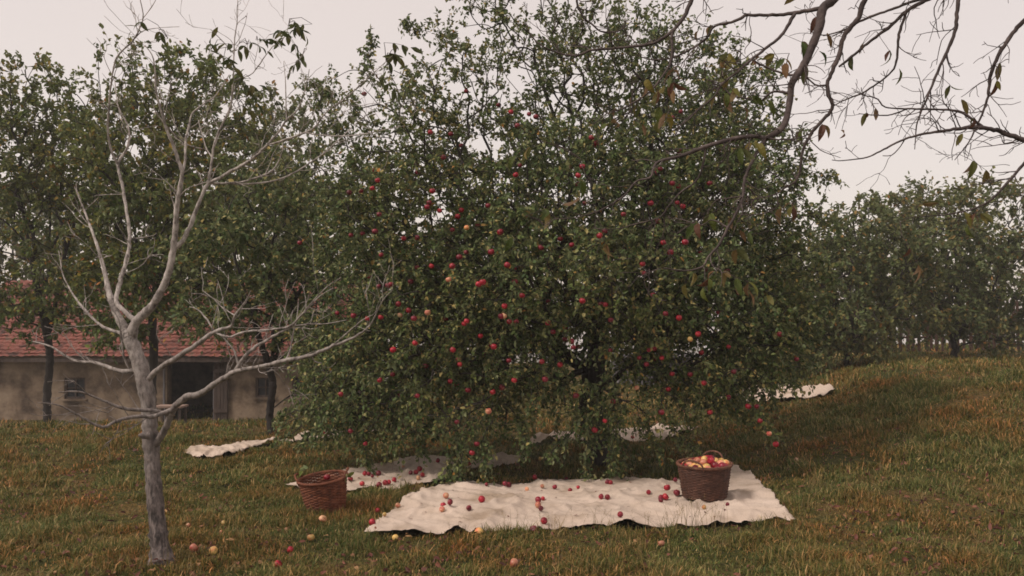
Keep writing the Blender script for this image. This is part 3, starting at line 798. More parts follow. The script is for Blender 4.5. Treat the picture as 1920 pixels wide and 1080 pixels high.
G = 'orchard trees around the big apple tree'
simple_tree('fruit_tree', 'small green fruit tree with a dark trunk in front of the barn windows', 508, 700, 13.6, 380,
            [(500, 430, 130, 90, 13.6, 1.4, .7), (430, 500, 110, 80, 13.4, 1.2, .7), (560, 520, 90, 80, 13.6, 1.2, .8), (590, 430, 60, 80, 13.8, 1.0, .7), (400, 590, 90, 40, 13.2, .9, .5), (550, 620, 60, 60, 13.3, .8, .9), (460, 590, 60, 40, 13.3, .8, .7), (600, 690, 50, 60, 13.2, .8, .8), (510, 340, 90, 60, 13.8, 1.1, .6)],
            .34, 21, M['leaf'], .085, 3.0, 8, .26, G, trunk_r=1.25, droop=.4, hole=[(435, 490, 26, 16, .1), (470, 500, 26, 20, .1), (500, 505, 26, 12, .2)])
simple_tree('fruit_tree', 'tall yellowing fruit tree left behind the bare walnut tree', 286, 600, 17.0, 110,
            [(300, 170, 120, 80, 17, 1.6, .6), (390, 220, 110, 90, 17.3, 1.6, .6), (250, 290, 130, 100, 16.8, 1.8, .75), (360, 350, 110, 90, 16.6, 1.7, .75), (280, 430, 130, 80, 16.6, 1.6, .8), (250, 520, 90, 60, 16.4, 1.3, .8), (370, 480, 80, 60, 16.4, 1.2, .7), (330, 550, 100, 50, 16.2, 1.1, .8), (235, 610, 50, 50, 16.2, 1, .8), (440, 500, 60, 60, 16.4, 1, .8), (400, 590, 60, 35, 16.2, .9, .55)],
            .42, 22, M['leaf_yel'], .10, 2.9, 8, .32, G, trunk_r=1.3, droop=.4)
simple_tree('fruit_tree', 'hazy grey green fruit tree standing left of the apple tree top', 590, 640, 24.0, 170,
            [(470, 230, 110, 70, 24, 2, .5), (540, 260, 90, 80, 24, 2, .6), (430, 300, 120, 80, 24, 2, .7), (560, 360, 90, 90, 24, 2, .7), (470, 400, 110, 80, 24, 2, .7)],
            .62, 23, M['leaf_far'], .14, 2.8, 8, .42, G, trunk_r=1.4, droop=.3)
simple_tree('fruit_tree', 'leafy fruit tree at the far left beyond the barn end', 90, 640, 19.0, 130,
            [(90, 200, 110, 90, 19, 1.8, .65), (30, 290, 120, 110, 19, 1.8, .75), (150, 300, 90, 100, 19, 1.7, .75), (80, 410, 130, 90, 19, 1.7, .8), (40, 530, 110, 70, 18.8, 1.5, .8), (150, 530, 80, 60, 18.6, 1.3, .8), (90, 600, 110, 35, 18.6, 1.3, .6)],
            .46, 24, M['leaf_yel'], .105, 2.8, 8, .33, G, trunk_r=1.4, droop=.4)
# right hand trees on the bank
simple_tree('fruit_tree', 'low dark fruit tree behind the right bank beside the picket fence', 1590, 660, 20.0, 400,
            [(1600, 440, 100, 60, 20, 1.8, .8), (1540, 510, 100, 80, 20, 1.8, .9), (1670, 480, 90, 80, 20.2, 1.8, .9), (1600, 580, 120, 60, 19.8, 1.7, .85), (1510, 600, 70, 60, 19.6, 1.3, .8), (1690, 570, 70, 40, 20, 1.3, .6), (1560, 650, 110, 30, 19.6, 1.2, .9), (1530, 420, 50, 30, 20, 1, .5), (1480, 540, 60, 80, 19.8, 1.3, .8), (1440, 640, 60, 40, 19.6, 1.2, .8), (1640, 600, 40, 30, 20, 1.3, .7)],
            .44, 25, M['leaf_far'], .105, 3.0, 8, .32, G, trunk_r=1.5, droop=.6)
simple_tree('fruit_tree', 'broad fruit tree rising at the right edge above the fence', 1790, 650, 23.0, 370,
            [(1690, 400, 70, 45, 23, 1.5, .7), (1780, 390, 100, 60, 23, 2, .8), (1880, 420, 100, 80, 23, 2, .8), (1760, 480, 120, 80, 23, 2, .9), (1880, 530, 110, 80, 23, 2, .9), (1780, 590, 120, 45, 22.6, 1.6, .8), (1690, 510, 60, 70, 22.6, 1.5, .8), (1880, 620, 60, 40, 22.6, 1.4, .7)],
            .52, 26, M['leaf_far'], .12, 2.9, 8, .38, G, trunk_r=1.5, droop=.5)
simple_tree('fruit_tree', 'dim fruit tree seen through the gap right of the apple trunk', 1380, 660, 30.0, 480,
            [(1400, 520, 100, 60, 30, 2, .8), (1330, 570, 110, 50, 30, 2, .8), (1450, 600, 90, 50, 30, 2, .8), (1250, 620, 80, 40, 30, 2, .5)],
            .8, 27, M['leaf_far'], .17, 2.6, 7, .5, G, trunk_r=1.6, droop=.4)
simple_tree('fruit_tree', 'dim fruit tree seen low through the left side of the apple crown', 760, 690, 28.0, 470,
            [(760, 520, 110, 60, 28, 2, .7), (830, 590, 110, 50, 28, 2, .7), (690, 610, 80, 60, 28, 2, .6), (920, 600, 80, 50, 28, 2, .5), (800, 660, 140, 30, 28, 2, .6)],
            .75, 28, M['leaf_far'], .16, 2.6, 7, .45, G, trunk_r=1.6, droop=.4)

GF = 'far orchard trees behind the barn and the hill'
for k, (u, top, Yb, lb) in enumerate([(20, 250, 38, 'faded distant tree behind the far left barn roof'), (170, 260, 36, 'faded distant tree behind the barn roof left of the walnut'), (330, 290, 39, 'faded distant tree behind the middle of the barn roof'),
                          (480, 330, 37, 'faded distant tree behind the right half of the barn roof'), (620, 340, 38, 'faded distant tree right of the barn'), (1500, 440, 34, 'distant tree between apple tree and fence'), (1640, 400, 36, 'distant tree behind the left end of the fence'), (1840, 400, 37, 'distant tree behind the fence at the right edge')]):
    simple_tree('fruit_tree', lb, u, 600, Yb, top + 60, [(u, top + 80, 80, 80, Yb, 2.5, .8), (u - 50, top + 160, 90, 90, Yb, 2.5, .9), (u + 55, top + 150, 90, 90, Yb + .5, 2.5, .9), (u, top + 240, 120, 60, Yb, 2.5, .9)],
                .95, 40 + k, M['leaf_far'], .2, 2.2, 7, .6, GF, trunk_r=1.5, droop=.4)

# ------------------------------------------------------------------ walnut trees traced limb by limb
def traced_tree(root, base, paths, bark, twig_n, twig_len, seedv, Yref, wfun, twig_up=.5):
    rr = np.random.default_rng(seedv)
    mb = MB(); nodes = []       # (u, v, Y)
    allpts = []
    for pi, item in enumerate(paths):
        pts, dY = item[0], item[1]
        pts = np.array(pts, float)
        pts[:, 2] *= wfun(pts[:, 1], pi)
        L_ = np.r_[0, np.cumsum(np.hypot(*np.diff(pts[:, :2], axis=0).T))]
        f = L_ / L_[-1]
        if nodes and len(item) < 3:
            Nn = np.array(nodes); d = np.hypot(Nn[:, 0] - pts[0, 0], Nn[:, 1] - pts[0, 1]); j_ = int(d.argmin())
            Y0 = Nn[j_, 2]
            if d[j_] < 14: pts[0, 0], pts[0, 1] = Nn[j_, 0], Nn[j_, 1]
        else: Y0 = item[2] if len(item) > 2 else Yref
        Ys = Y0 + dY * f
        W3 = np.array([PX(u, v, y) for (u, v), y in zip(pts[:, :2], Ys)])
        r = pts[:, 2] / 2 / F * Ys
        n = max(5, int(L_[-1] / 7))
        S = spline(np.c_[W3, r], n)
        if n > 8 and r.max() < .04:
            jit = rr.normal(0, .16, (n - 2, 3)) * np.clip(S[1:-1, 3:4], .003, .012)
            S[1:-1, :3] += jit
        S[:, 3] *= 1 + rr.normal(0, .05, n)
        S[:, 3] = np.clip(S[:, 3], .0022, None)
        mb.tube(S[:, :3] - base, S[:, 3], 12 if r.max() > .04 else 7 if r.max() > .012 else 5, wob=.04 if r.max() > .04 else 0)
        uu, vv = to_px(S[:, :3]); nodes += list(zip(uu, vv, S[:, 1]))
        allpts.append(S)
    trunk = mb.build('trunk', bark, root, smooth=True)
    # fine twigs
    tw = MB(); tips = []
    def shoot(p, d, L_, r, lev):
        n = 7; P_ = [p]; dd = d.copy()
        for k in range(n):
            dd = unit(dd + rr.normal(0, .16, 3) + np.array((0, 0, .06 * twig_up)))
            P_.append(P_[-1] + dd * L_ / n)
        P_ = np.array(P_)
        tw.tube(P_ - base, np.linspace(r, max(.0016, r * .4), n + 1), 4)
        tips.append((P_[-1], dd))
        if lev > 0:
            for k in range(rr.integers(1, 4)):
                j_ = rr.integers(2, n); side = unit(rr.normal(size=3)); q = unit(np.cross(dd, side))
                shoot(P_[j_], unit(dd * .7 + q * .8), L_ * rr.uniform(.35, .65), r * .65, lev - 1)
    for S in allpts[1:]:
        r = S[:, 3]
        ok = np.where((r < .024))[0]
        if len(ok) < 3: continue
        length = np.linalg.norm(np.diff(S[ok, :3], axis=0), axis=1).sum()
        for k in range(max(1, int(length * twig_n))):
            j_ = ok[rr.integers(max(1, len(ok) // 5), len(ok))]
            T = unit(S[min(j_ + 1, len(S) - 1), :3] - S[max(j_ - 1, 0), :3])
            q = unit(np.cross(T, rr.normal(size=3)))
            q = unit(q + np.array((0, 0, .5 * twig_up)))
            shoot(S[j_, :3], unit(T * .75 + q * .9), twig_len * rr.uniform(.35, 1.2), min(.0036, S[j_, 3] * .55), 1)
    tw.build('twigs', bark, root, smooth=True)
    return allpts, tips

def walnut_cluster(P, D, n, L0, out, droop=1.0):
    """a compound leaf: leaflets in pairs along a stalk"""
    rr = R
    D = unit(D + np.array((0, 0, -.4 * droop)) + rr.normal(0, .25, 3))
    S = unit(np.cross(D, (0, 0, 1.0))); stalk = []
    for k in range(n):
        f = (k // 2 + 1) / (n / 2 + .5); p = P + D * f * L0 * 1.9 + np.array((0, 0, -droop * .5 * L0 * f * f))
        sgn = 1 if k % 2 else -1
        d = unit(D * .55 + S * sgn * .8 + np.array((0, 0, -droop * rr.uniform(.3, 1.3))) + rr.normal(0, .2, 3)) if k < n - 1 else unit(D + np.array((0, 0, -droop * .8)))
        out.append((p, d, unit(np.array((0, 0, 1.)) + rr.normal(0, .5, 3)), L0 * rr.uniform(.6, 1.1)))
        stalk.append(p)
    return np.array([P] + stalk)

# left: pale bare walnut
WB = on_ground(303, 1052); WY = WB[1]
print('walnut base', WB)
walnut = thing('walnut_tree', 'pale nearly bare young walnut tree in the left foreground', 'tree', WB)
LW = [
 ([(304, 1066, 66), (303, 1052, 52), (301, 1036, 42), (297, 1000, 38), (291, 940, 37), (286, 880, 32), (284, 840, 36), (281, 808, 36), (280, 775, 33), (276, 740, 35), (267, 700, 34), (254, 660, 32), (243, 634, 33)], .1, WY),
 ([(243, 636, 30), (233, 615, 24), (219, 588, 22), (205, 550, 17), (196, 510, 12), (182, 460, 9), (160, 400, 6), (140, 350, 3)], .5),
 ([(243, 638, 28), (253, 606, 26), (281, 578, 24), (303, 544, 22), (316, 511, 20), (325, 467, 19), (329, 430, 17), (331, 396, 16), (338, 352, 15), (341, 322, 13), (335, 304, 12), (325, 274, 11), (312, 241, 9), (300, 200, 7), (293, 170, 6), (288, 111, 4), (272, 85, 3)], -.4),
 ([(253, 604, 16), (235, 585, 13), (218, 566, 13), (222, 540, 13), (232, 505, 12), (240, 474, 11), (243, 440, 11), (238, 400, 10), (230, 352, 10), (222, 307, 9), (240, 274, 8), (241, 240, 6), (222, 200, 4), (215, 150, 3)], .9),
 ([(325, 467, 15), (348, 444, 14), (366, 400, 13), (377, 370, 12), (390, 344, 12), (395, 318, 9), (398, 296, 8), (403, 267, 8), (418, 230, 7), (431, 204, 7), (436, 167, 6), (438, 130, 5), (440, 74, 4), (445, 37, 3), (446, -10, 2)], .2),
 ([(342, 322, 9), (347, 300, 9), (348, 267, 9), (355, 233, 8), (362, 211, 6), (385, 193, 5), (405, 178, 4), (430, 140, 3)], .5),
 ([(390, 346, 11), (425, 326, 11), (470, 300, 10), (499, 274, 9), (522, 248, 7), (536, 226, 6), (559, 204, 5), (574, 160, 3), (580, 130, 2)], -.3),
 ([(499, 274, 7), (533, 263, 7), (573, 248, 7), (592, 237, 6), (611, 211, 5), (655, 178, 5), (700, 137, 3), (735, 105, 2)], -.3),
 ([(396, 348, 8), (430, 343, 7), (462, 339, 7), (507, 322, 6), (525, 296, 5), (530, 268, 3), (520, 235, 2)], .3),
 ([(418, 344, 7), (455, 345, 7), (492, 343, 6), (533, 333, 6), (573, 311, 5), (615, 280, 4), (662, 237, 3), (700, 205, 2)], .5),
 ([(573, 250, 5), (610, 254, 5), (648, 255, 4), (690, 250, 4), (720, 243, 3), (760, 236, 2)], -.3),
 ([(398, 296, 5), (388, 280, 5), (378, 250, 4), (372, 225, 3)], .2),
 ([(385, 284, 5), (350, 270, 5), (315, 240, 5), (290, 205, 4), (285, 190, 3)], -.2),
 ([(325, 370, 4), (350, 355, 4), (375, 345, 4), (392, 340, 3)], -.1),
 ([(436, 150, 4), (470, 140, 3), (485, 122, 4), (510, 89, 3), (533, 70, 3), (545, 35, 2)], .2),
 ([(438, 100, 3), (420, 80, 3), (395, 55, 2)], -.2),
 ([(440, 74, 3), (445, 45, 2), (462, 30, 2)], .2),
 ([(536, 226, 4), (536, 180, 4), (535, 150, 3), (532, 115, 2)], .1),
 # upper left limb leaving the top
 ([(222, 312, 9), (212, 290, 8), (203, 260, 7), (203, 220, 7), (208, 160, 6), (219, 108, 6), (250, 75, 5), (268, 35, 4), (262, -5, 3)], -.5),
 ([(252, 72, 4), (268, 58, 3), (300, 52, 2), (336, 50, 2)], -.1), ([(268, 35, 3), (285, 12, 3), (296, -8, 2)], .1),
 # low boughs right
 ([(276, 722, 16), (292, 696, 14), (325, 674, 14), (366, 648, 13), (403, 622, 11), (433, 611, 8), (440, 592, 6), (459, 567, 4), (470, 545, 2)], -.5),
 ([(403, 624, 7), (430, 632, 7), (459, 622, 7), (507, 618, 6), (544, 611, 6), (565, 590, 5), (588, 563, 4), (614, 537, 3), (640, 520, 2)], -.4),
 ([(403, 622, 5), (385, 595, 5), (370, 580, 3), (355, 575, 2)], .1), ([(440, 592, 4), (415, 575, 4), (400, 560, 3), (380, 545, 2)], .1),
 ([(544, 611, 5), (575, 608, 4), (611, 607, 3), (650, 600, 2)], .2),
 ([(284, 842, 18), (300, 820, 17), (314, 795, 16), (324, 768, 16), (335, 755, 17), (352, 744, 17), (377, 737, 16), (411, 715, 14), (440, 697, 14), (455, 694, 12), (499, 685, 11), (533, 676, 11), (581, 667, 10), (625, 648, 9), (662, 633, 7), (692, 612, 5), (718, 563, 3), (735, 545, 2)], -.9),
 ([(440, 697, 10), (455, 674, 10), (477, 652, 9), (514, 630, 7), (544, 613, 6), (570, 585, 5), (600, 555, 3), (625, 540, 2)], -.2),
 ([(533, 676, 6), (545, 655, 5), (548, 630, 4), (556, 600, 3), (560, 560, 2)], .1),
 ([(449, 690, 6), (440, 660, 5), (425, 640, 4), (415, 630, 3)], .1), ([(581, 667, 5), (590, 678, 4), (603, 681, 3)], .05),
 ([(625, 648, 5), (650, 625, 4), (680, 600, 3), (700, 590, 2)], -.2),
 # low boughs left
 ([(326, 768, 12), (307, 774, 12), (285, 781, 10), (255, 781, 9), (225, 787, 8), (190, 800, 7), (150, 780, 5), (110, 760, 4), (70, 755, 2)], -.7),
 ([(318, 778, 10), (292, 771, 9), (255, 768, 9), (225, 764, 8), (190, 750, 6), (150, 735, 5), (110, 735, 3)], -.5),
 ([(262, 690, 14), (248, 696, 13), (218, 694, 11), (180, 680, 9), (140, 676, 7), (95, 650, 5), (60, 640, 3)], .3),
 ([(243, 640, 12), (225, 625, 10), (190, 610, 8), (150, 570, 6), (120, 520, 4), (110, 470, 2)], .5),
 ([(243, 693, 6), (233, 670, 6), (228, 640, 5), (222, 600, 4), (200, 560, 3)], -.1),
]
lp_, tips = traced_tree(walnut, WB, LW, M['walnut_bark'], 6.5, .34, 3, WY, lambda v, i: np.where(v > 1000, 1.0, .84) if i == 0 else np.interp(v, [300, 650, 800], [.56, .70, .8]))
# the old pruning scar
mb = MB(); q = PX(270, 818, WY - .05) - WB
mb.tube([q + (.02, .03, 0), q + (-.01, 0, .005), q + (-.03, -.02, .01)], [.028, .024, .009], 10, wob=.1)
mb.build('pruning_stub', M['walnut_bark'], walnut, smooth=True)
out = []; st = MB()
wl = [(545, 35, .2), (535, 60, .2), (560, 50, .3), (545, 70, .1), (585, 45, .3), (575, 92, .2), (455, 75, .1), (400, 90, .0), (470, 80, .1), (420, 105, .0), (445, 85, 0), (480, 75, 0), (390, 110, .1), (410, 120, 0), (455, 150, 0),
      (470, 148, 0), (440, 165, 0), (490, 168, 0), (445, 195, 0), (720, 80, -.3), (745, 90, -.3), (730, 100, -.3), (640, 210, 0), (620, 225, 0), (275, 35, 0), (298, 55, 0), (735, 145, -.2), (715, 150, -.2)]
for u, v, d in wl:
    p = PX(u, v, WY + d); stp = walnut_cluster(p, R.normal(0, 1, 3) * (1, .7, .3), random.choice((5, 5, 7)), .098, out, .7)
    st.tube(spline(stp[::2], 6) - WB, .0016, 4)
    # a stalk back to the nearest twig
    al = np.vstack([s[:, :3] for s in lp_]); tp_ = np.array([t_[0] for t_ in tips]); al = np.vstack([al, tp_])
    nn = al[np.linalg.norm(al - p, axis=1).argmin()]
    st.tube(np.array([nn, (nn + p) / 2 + (0, 0, .03), p]) - WB, [.003, .0025, .002], 4)
P_, D_, N_, L_ = map(np.array, zip(*out))
V, Q = big_leaves(P_ - WB, D_, N_, L_, L_ * .38, R.uniform(.2, 1.1, len(P_)))
mesh_np('leaves', V, Q, M['walnut_green'], walnut)
st.build('leaf_stalks', M['bark_branch'], walnut)

# right: overhanging branches of a walnut standing just outside the picture
OY = 4.6
ox = 3.55; OB = np.array((ox, OY - .1, float(ground_z(ox, OY - .1)) - .05))
over = thing('walnut_tree', 'dark walnut branches with withered leaves overhanging at the top right', 'tree', OB)
ou = 960 + ox / (OY - .1) * F; ov = HZ - (OB[2] - CH) / (OY - .1) * F
RW = [
 ([(ou, ov, 130), (ou - 5, ov - 300, 105), (ou + 5, 500, 95), (ou - 8, 250, 90), (ou - 20, 60, 85), (ou - 30, -150, 70), (ou - 20, -400, 45), (ou + 30, -650, 20)], .2, OY - .1),
 ([(ou - 25, -20, 60), (2010, -110, 48), (1880, -170, 40), (1740, -150, 34), (1640, -90, 30), (1566, -5, 26), (1543, 16, 25), (1537, 49, 23), (1524, 84, 22), (1508, 120, 21), (1485, 156, 19), (1482, 181, 17), (1475, 220, 17), (1466, 240, 17), (1437, 259, 15),
   (1420, 256, 12), (1381, 259, 12), (1323, 275, 11), (1278, 292, 9), (1232, 305, 8), (1220, 332, 6), (1193, 340, 5), (1170, 367, 5), (1130, 392, 4), (1080, 408, 3), (1035, 410, 2)], -.5),
 ([(1437, 260, 10), (1411, 301, 9), (1397, 333, 9), (1393, 367, 8), (1380, 400, 8), (1363, 430, 8), (1347, 460, 7), (1327, 483, 6), (1317, 500, 5), (1283, 508, 5), (1243, 503, 4), (1220, 510, 3), (1195, 520, 2)], -.3),
 ([(1323, 275, 6), (1320, 300, 6), (1307, 337, 5), (1277, 360, 5), (1253, 387, 4), (1237, 407, 4), (1193, 420, 4), (1150, 430, 3), (1110, 428, 2)], .2),
 ([(1543, 16, 12), (1498, 23, 11), (1453, 28, 9), (1401, 29, 9), (1375, 41, 8), (1339, 50, 7), (1326, 71, 7), (1297, 91, 6), (1265, 107, 5), (1235, 112, 4), (1205, 108, 3), (1180, 95, 2)], .3),
 ([(1492, 24, 11), (1466, 65, 9), (1440, 87, 9), (1411, 110, 8), (1381, 136, 7), (1352, 159, 7), (1339, 181, 5), (1310, 205, 5), (1287, 227, 4), (1262, 245, 2)], -.2),
 ([(1880, -172, 26), (1700, -230, 22), (1500, -200, 19), (1380, -120, 16), (1320, -50, 14), (1297, 0, 13), (1284, 29, 12), (1262, 58, 10), (1232, 78, 8), (1200, 86, 8), (1150, 91, 7), (1110, 94, 7), (1081, 104, 6), (1049, 100, 5), (1013, 84, 4), (993, 62, 3), (985, 40, 2)], .1),
 ([(1262, 58, 8), (1258, 113, 7), (1242, 143, 6), (1219, 172, 5), (1200, 185, 5), (1165, 205, 4), (1140, 212, 3), (1110, 235, 2)], -.2),
 ([(1500, -200, 12), (1300, -160, 10), (1150, -80, 8), (1085, -10, 7), (1092, 30, 6), (1110, 45, 5), (1130, 60, 5), (1160, 58, 4), (1185, 40, 3)], .3),
 ([(ou - 25, 10, 40), (1960, -60, 32), (1830, -90, 27), (1720, -75, 22), (1650, -40, 18), (1621, 0, 15), (1608, 36, 14), (1582, 68, 13), (1573, 104, 12), (1553, 152, 11), (1553, 178, 11), (1560, 204, 10), (1524, 246, 9), (1505, 282, 8), (1500, 320, 7), (1490, 342, 6), (1470, 353, 5), (1457, 363, 4), (1417, 373, 3), (1390, 372, 2)], .3),
 ([(1457, 363, 4), (1457, 387, 4), (1433, 400, 4), (1403, 403, 3), (1380, 402, 2)], 0),
 ([(ou - 20, 40, 30), (1960, 0, 22), (1850, -25, 18), (1760, -10, 14), (1702, 19, 10), (1670, 49, 9), (1631, 78, 8), (1589, 113, 7), (1573, 125, 6)], .3),
 ([(1702, 22, 8), (1686, 65, 8), (1680, 120, 6), (1667, 139, 5), (1640, 160, 5), (1615, 175, 5), (1582, 188, 4), (1560, 200, 3)], .1),
 ([(1760, -10, 8), (1720, 0, 8), (1667, 19, 7), (1621, 36, 7), (1585, 55, 5), (1545, 66, 3), (1520, 60, 2)], .2),
 ([(ou - 10, 330, 22), (1950, 270, 15), (1850, 240, 12), (1770, 245, 8), (1702, 259, 6), (1654, 282, 5), (1625, 295, 4), (1579, 301, 3), (1560, 300, 2)], -.1),
 ([(1700, 260, 4), (1688, 275, 3), (1672, 291, 3), (1655, 292, 2)], .05),
 ([(1850, 240, 8), (1800, 210, 7), (1750, 205, 6), (1702, 204, 5), (1660, 201, 4), (1644, 185, 4), (1618, 178, 3), (1600, 170, 2)], .1),
 ([(1700, 206, 4), (1670, 215, 4), (1640, 216, 3), (1610, 213, 2)], .1),
 ([(1482, 175, 8), (1450, 172, 7), (1425, 190, 6), (1405, 185, 5), (1375, 180, 5), (1358, 165, 4)], .15),
 ([(1508, 120, 8), (1490, 140, 7), (1460, 135, 6), (1425, 120, 5), (1411, 112, 4)], .1),
 ([(1553, 160, 6), (1530, 160, 5), (1510, 145, 5), (1490, 150, 4)], -.1),
 ([(1437, 260, 6), (1470, 262, 4), (1500, 258, 4), (1520, 250, 3)], -.1),
 ([(1950, 270, 10), (1900, 330, 8), (1850, 380, 6), (1790, 400, 4), (1740, 405, 3), (1700, 410, 2)], .1),
 ([(1830, -90, 14), (1800, -20, 12), (1790, 60, 10), (1760, 130, 8), (1740, 180, 6), (1720, 230, 4), (1715, 280, 2)], -.1),
 ([(1960, 0, 14), (1900, 60, 12), (1860, 130, 10), (1850, 190, 7), (1820, 260, 4), (1790, 300, 2)], .1),
 ([(1393, 367, 5), (1365, 372, 4), (1340, 378, 3), (1318, 420, 2)], .1), ([(1363, 430, 5), (1335, 412, 4), (1315, 422, 3), (1280, 412, 3), (1250, 408, 2)], .15),
]
lp2, tips2 = traced_tree(over, OB, RW, M['bark_branch'], 13, .22, 5, OY, lambda v, i: 1.0 if i == 0 else np.full(len(v), .68), twig_up=.1)
out = []; st = MB()
wr = [(1335, 495, 5, 1), (1350, 500, 5, 1), (1320, 500, 3, 1), (1370, 515, 3, 1), (1505, 375, 3, .8), (1500, 368, 2, .6), (1430, 415, 3, 1.3), (1480, 100, 4, .7), (1470, 110, 3, 1), (1365, 90, 4, .8), (1380, 95, 3, 1), (1385, 112, 3, 1.2),
      (1275, 118, 5, .7), (1255, 130, 3, 1), (1265, 150, 3, 1.2), (1190, 140, 5, 1), (1215, 150, 3, 1), (1185, 165, 3, 1), (1325, 160, 3, 1.3), (1340, 165, 3, 1.3), (985, 405, 3, .3), (1000, 408, 2, .8), (1020, 265, 4, .6), (1040, 270, 3, 1), (1155, 232, 3, .4),
      (1640, 60, 4, 1.1), (1650, 70, 3, 1), (1358, 262, 3, 1.4), (1400, 275, 3, .8), (1360, 385, 4, .5), (1350, 390, 3, .9), (1690, 405, 2, .5), (1690, 440, 4, 1.3), (1510, 10, 3, .9), (1525, 5, 3, .6), (1360, 40, 3, .2), (1470, 65, 3, .4), (1535, 90, 2, 1),
      (1590, 18, 1, 1), (1635, 145, 1, 1), (1615, 168, 2, .6), (1510, 228, 3, .6), (1530, 225, 2, .8), (1260, 205, 3, 1), (1240, 180, 3, 1), (1390, 180, 3, 1), (1345, 475, 2, 1), (1800, 290, 4, 1), (1850, 200, 3, 1), (1760, 140, 3, 1), (1880, 90, 4, 1), (1780, 400, 4, 1), (1840, 390, 3, 1), (1120, 425, 2, 1)]
al = np.vstack([s[:, :3] for s in lp2] + [np.array([t_[0] for t_ in tips2])])
au, av = to_px(al)
for u, v, n, dr in wr:
    d2 = np.hypot(au - u, av - v) + 30 * np.abs(al[:, 1] - OY)
    j_ = d2.argmin(); p = PX(u, v, al[j_, 1]); nn = al[j_]
    stp = walnut_cluster(p, R.normal(0, 1, 3) * (1, .7, .3), n, .10, out, dr)
    st.tube(np.array([nn, (nn + p) / 2 + (0, 0, .01), p]) - OB, [.003, .0025, .002], 4)
    if len(stp) > 2: st.tube(spline(stp[::2], 5) - OB, .0015, 4)
P_, D_, N_, L_ = map(np.array, zip(*out))
V, Q = big_leaves(P_ - OB, D_, N_, L_, L_ * .37, R.uniform(.3, 1.6, len(P_)))
mesh_np('leaves', V, Q, M['walnut_leaf'], over)
st.build('leaf_stalks', M['bark_branch'], over)

# ------------------------------------------------------------------ baskets
def basket(label, u, v, r_top, r_bot, h, mat, rim_mat, tilt, hang_, sx=1.0, lift=0.0, handle_h=.10, rows=24, stakes=30):
    g0 = on_ground(u, v, .03)
    zt, on = sheet_top(g0[0], g0[1])
    root = thing('wicker_basket', label, 'basket', (g0[0], g0[1], zt + lift), 'wicker apple baskets')
    root.rotation_euler = (tilt[0], tilt[1], 0); root.scale = (sx, 1, 1)
    def rad(z): return r_bot + (r_top - r_bot) * (z / h) ** .9
    mb = MB(); th = np.linspace(0, 2 * math.pi, 120, endpoint=False)
    for k in range(rows):
        z = h * (k + .5) / rows; ph = math.pi * (k % 2)
        rr_ = rad(z) + .0045 * np.sin(th * stakes / 2 + ph) + .0015 * np.sin(th * 3 + k)
        zz = z + .0015 * np.sin(th * 2 + k * .7)
        mb.tube(np.stack([rr_ * np.cos(th), rr_ * np.sin(th), zz], -1), h / rows * .56, 5, closed=True)
    for k in range(stakes):
        a = 2 * math.pi * (k + .5) / stakes; zs = np.linspace(0, h, 6); rs = rad(zs)
        mb.tube(np.stack([rs * math.cos(a), rs * math.sin(a), zs], -1), .006, 5)
    mb.build('body', mat, root, smooth=True)
    b_ = MB(); n = 40; ang = np.linspace(0, 2 * math.pi, n, endpoint=False)
    b_.add(np.vstack([[(0, 0, .012)], np.stack([r_bot * np.cos(ang), r_bot * np.sin(ang), np.full(n, .012)], -1)]), None, [(0, 1 + i_, 1 + (i_ + 1) % n) for i_ in range(n)])
    b_.build('base', mat, root)
    rm = MB(); th = np.linspace(0, 2 * math.pi, 260, endpoint=False)
    for s_ in range(3):      # three strands plaited round the edge
        a_ = th * 26 + s_ * 2.094
        rr_ = r_top + .006 + .009 * np.cos(a_)
        rm.tube(np.stack([rr_ * np.cos(th), rr_ * np.sin(th), h + .004 + .009 * np.sin(a_)], -1), .008, 5, closed=True)
    rm.build('rim', rim_mat, root, smooth=True)
    for a0 in hang_:
        hd = MB(); t_ = np.linspace(0, math.pi, 22); w = .105
        for s_ in range(2):
            ax = a0 + (w / r_top) * np.cos(t_) * 1.0
            rr_ = r_top + .006 + .02 * np.sin(t_) + .004 * np.cos(t_ * 9 + s_ * 3.14)
            zz = h - .02 + (handle_h) * np.sin(t_) ** .8 + .004 * np.sin(t_ * 9 + s_ * 3.14)
            hd.tube(np.stack([rr_ * np.cos(ax), rr_ * np.sin(ax), zz], -1), .0075, 6)
        hd.build('handle', rim_mat, root, smooth=True)
    return root, g0, zt

bk_r, BR, BRz = basket('dark brown wicker basket heaped with apples on the front cloth', 1321, 938, .252, .205, .315, M['wicker_r'], M['wicker_rim'], (math.radians(2), math.radians(-1), 0), (math.radians(232), math.radians(58)), lift=-.0)
bk_l, BL, BLz = basket('reddish brown empty wicker basket tilting left on the grass', 613, 952, .222, .165, .325, M['wicker_l'], M['wicker_l'], (math.radians(5), math.radians(-6), 0), (math.radians(182), math.radians(5)), lift=-.01, handle_h=.085)
# leaves caught in and on the left basket
for off, n_, lb in [((.21, -.05, .34), 5, 'leafy sprig caught on the right handle of the empty basket'), ((-.2, -.01, .40), 3, 'two withered leaves caught on the left handle of the empty basket')]:
    V, Q = leaves_np(np.array((BL[0], BL[1], BLz)) + np.array(off) + R.normal(0, .02, (n_, 3)), R.normal(0, 1, (n_, 3)) * (.6, .6, 1), R.normal(0, 1, (n_, 3)), np.full(n_, .07), np.full(n_, .045))
    tag(mesh_np('leaf_sprig', V, Q, M['leaf_yel']), lb, 'leaves')

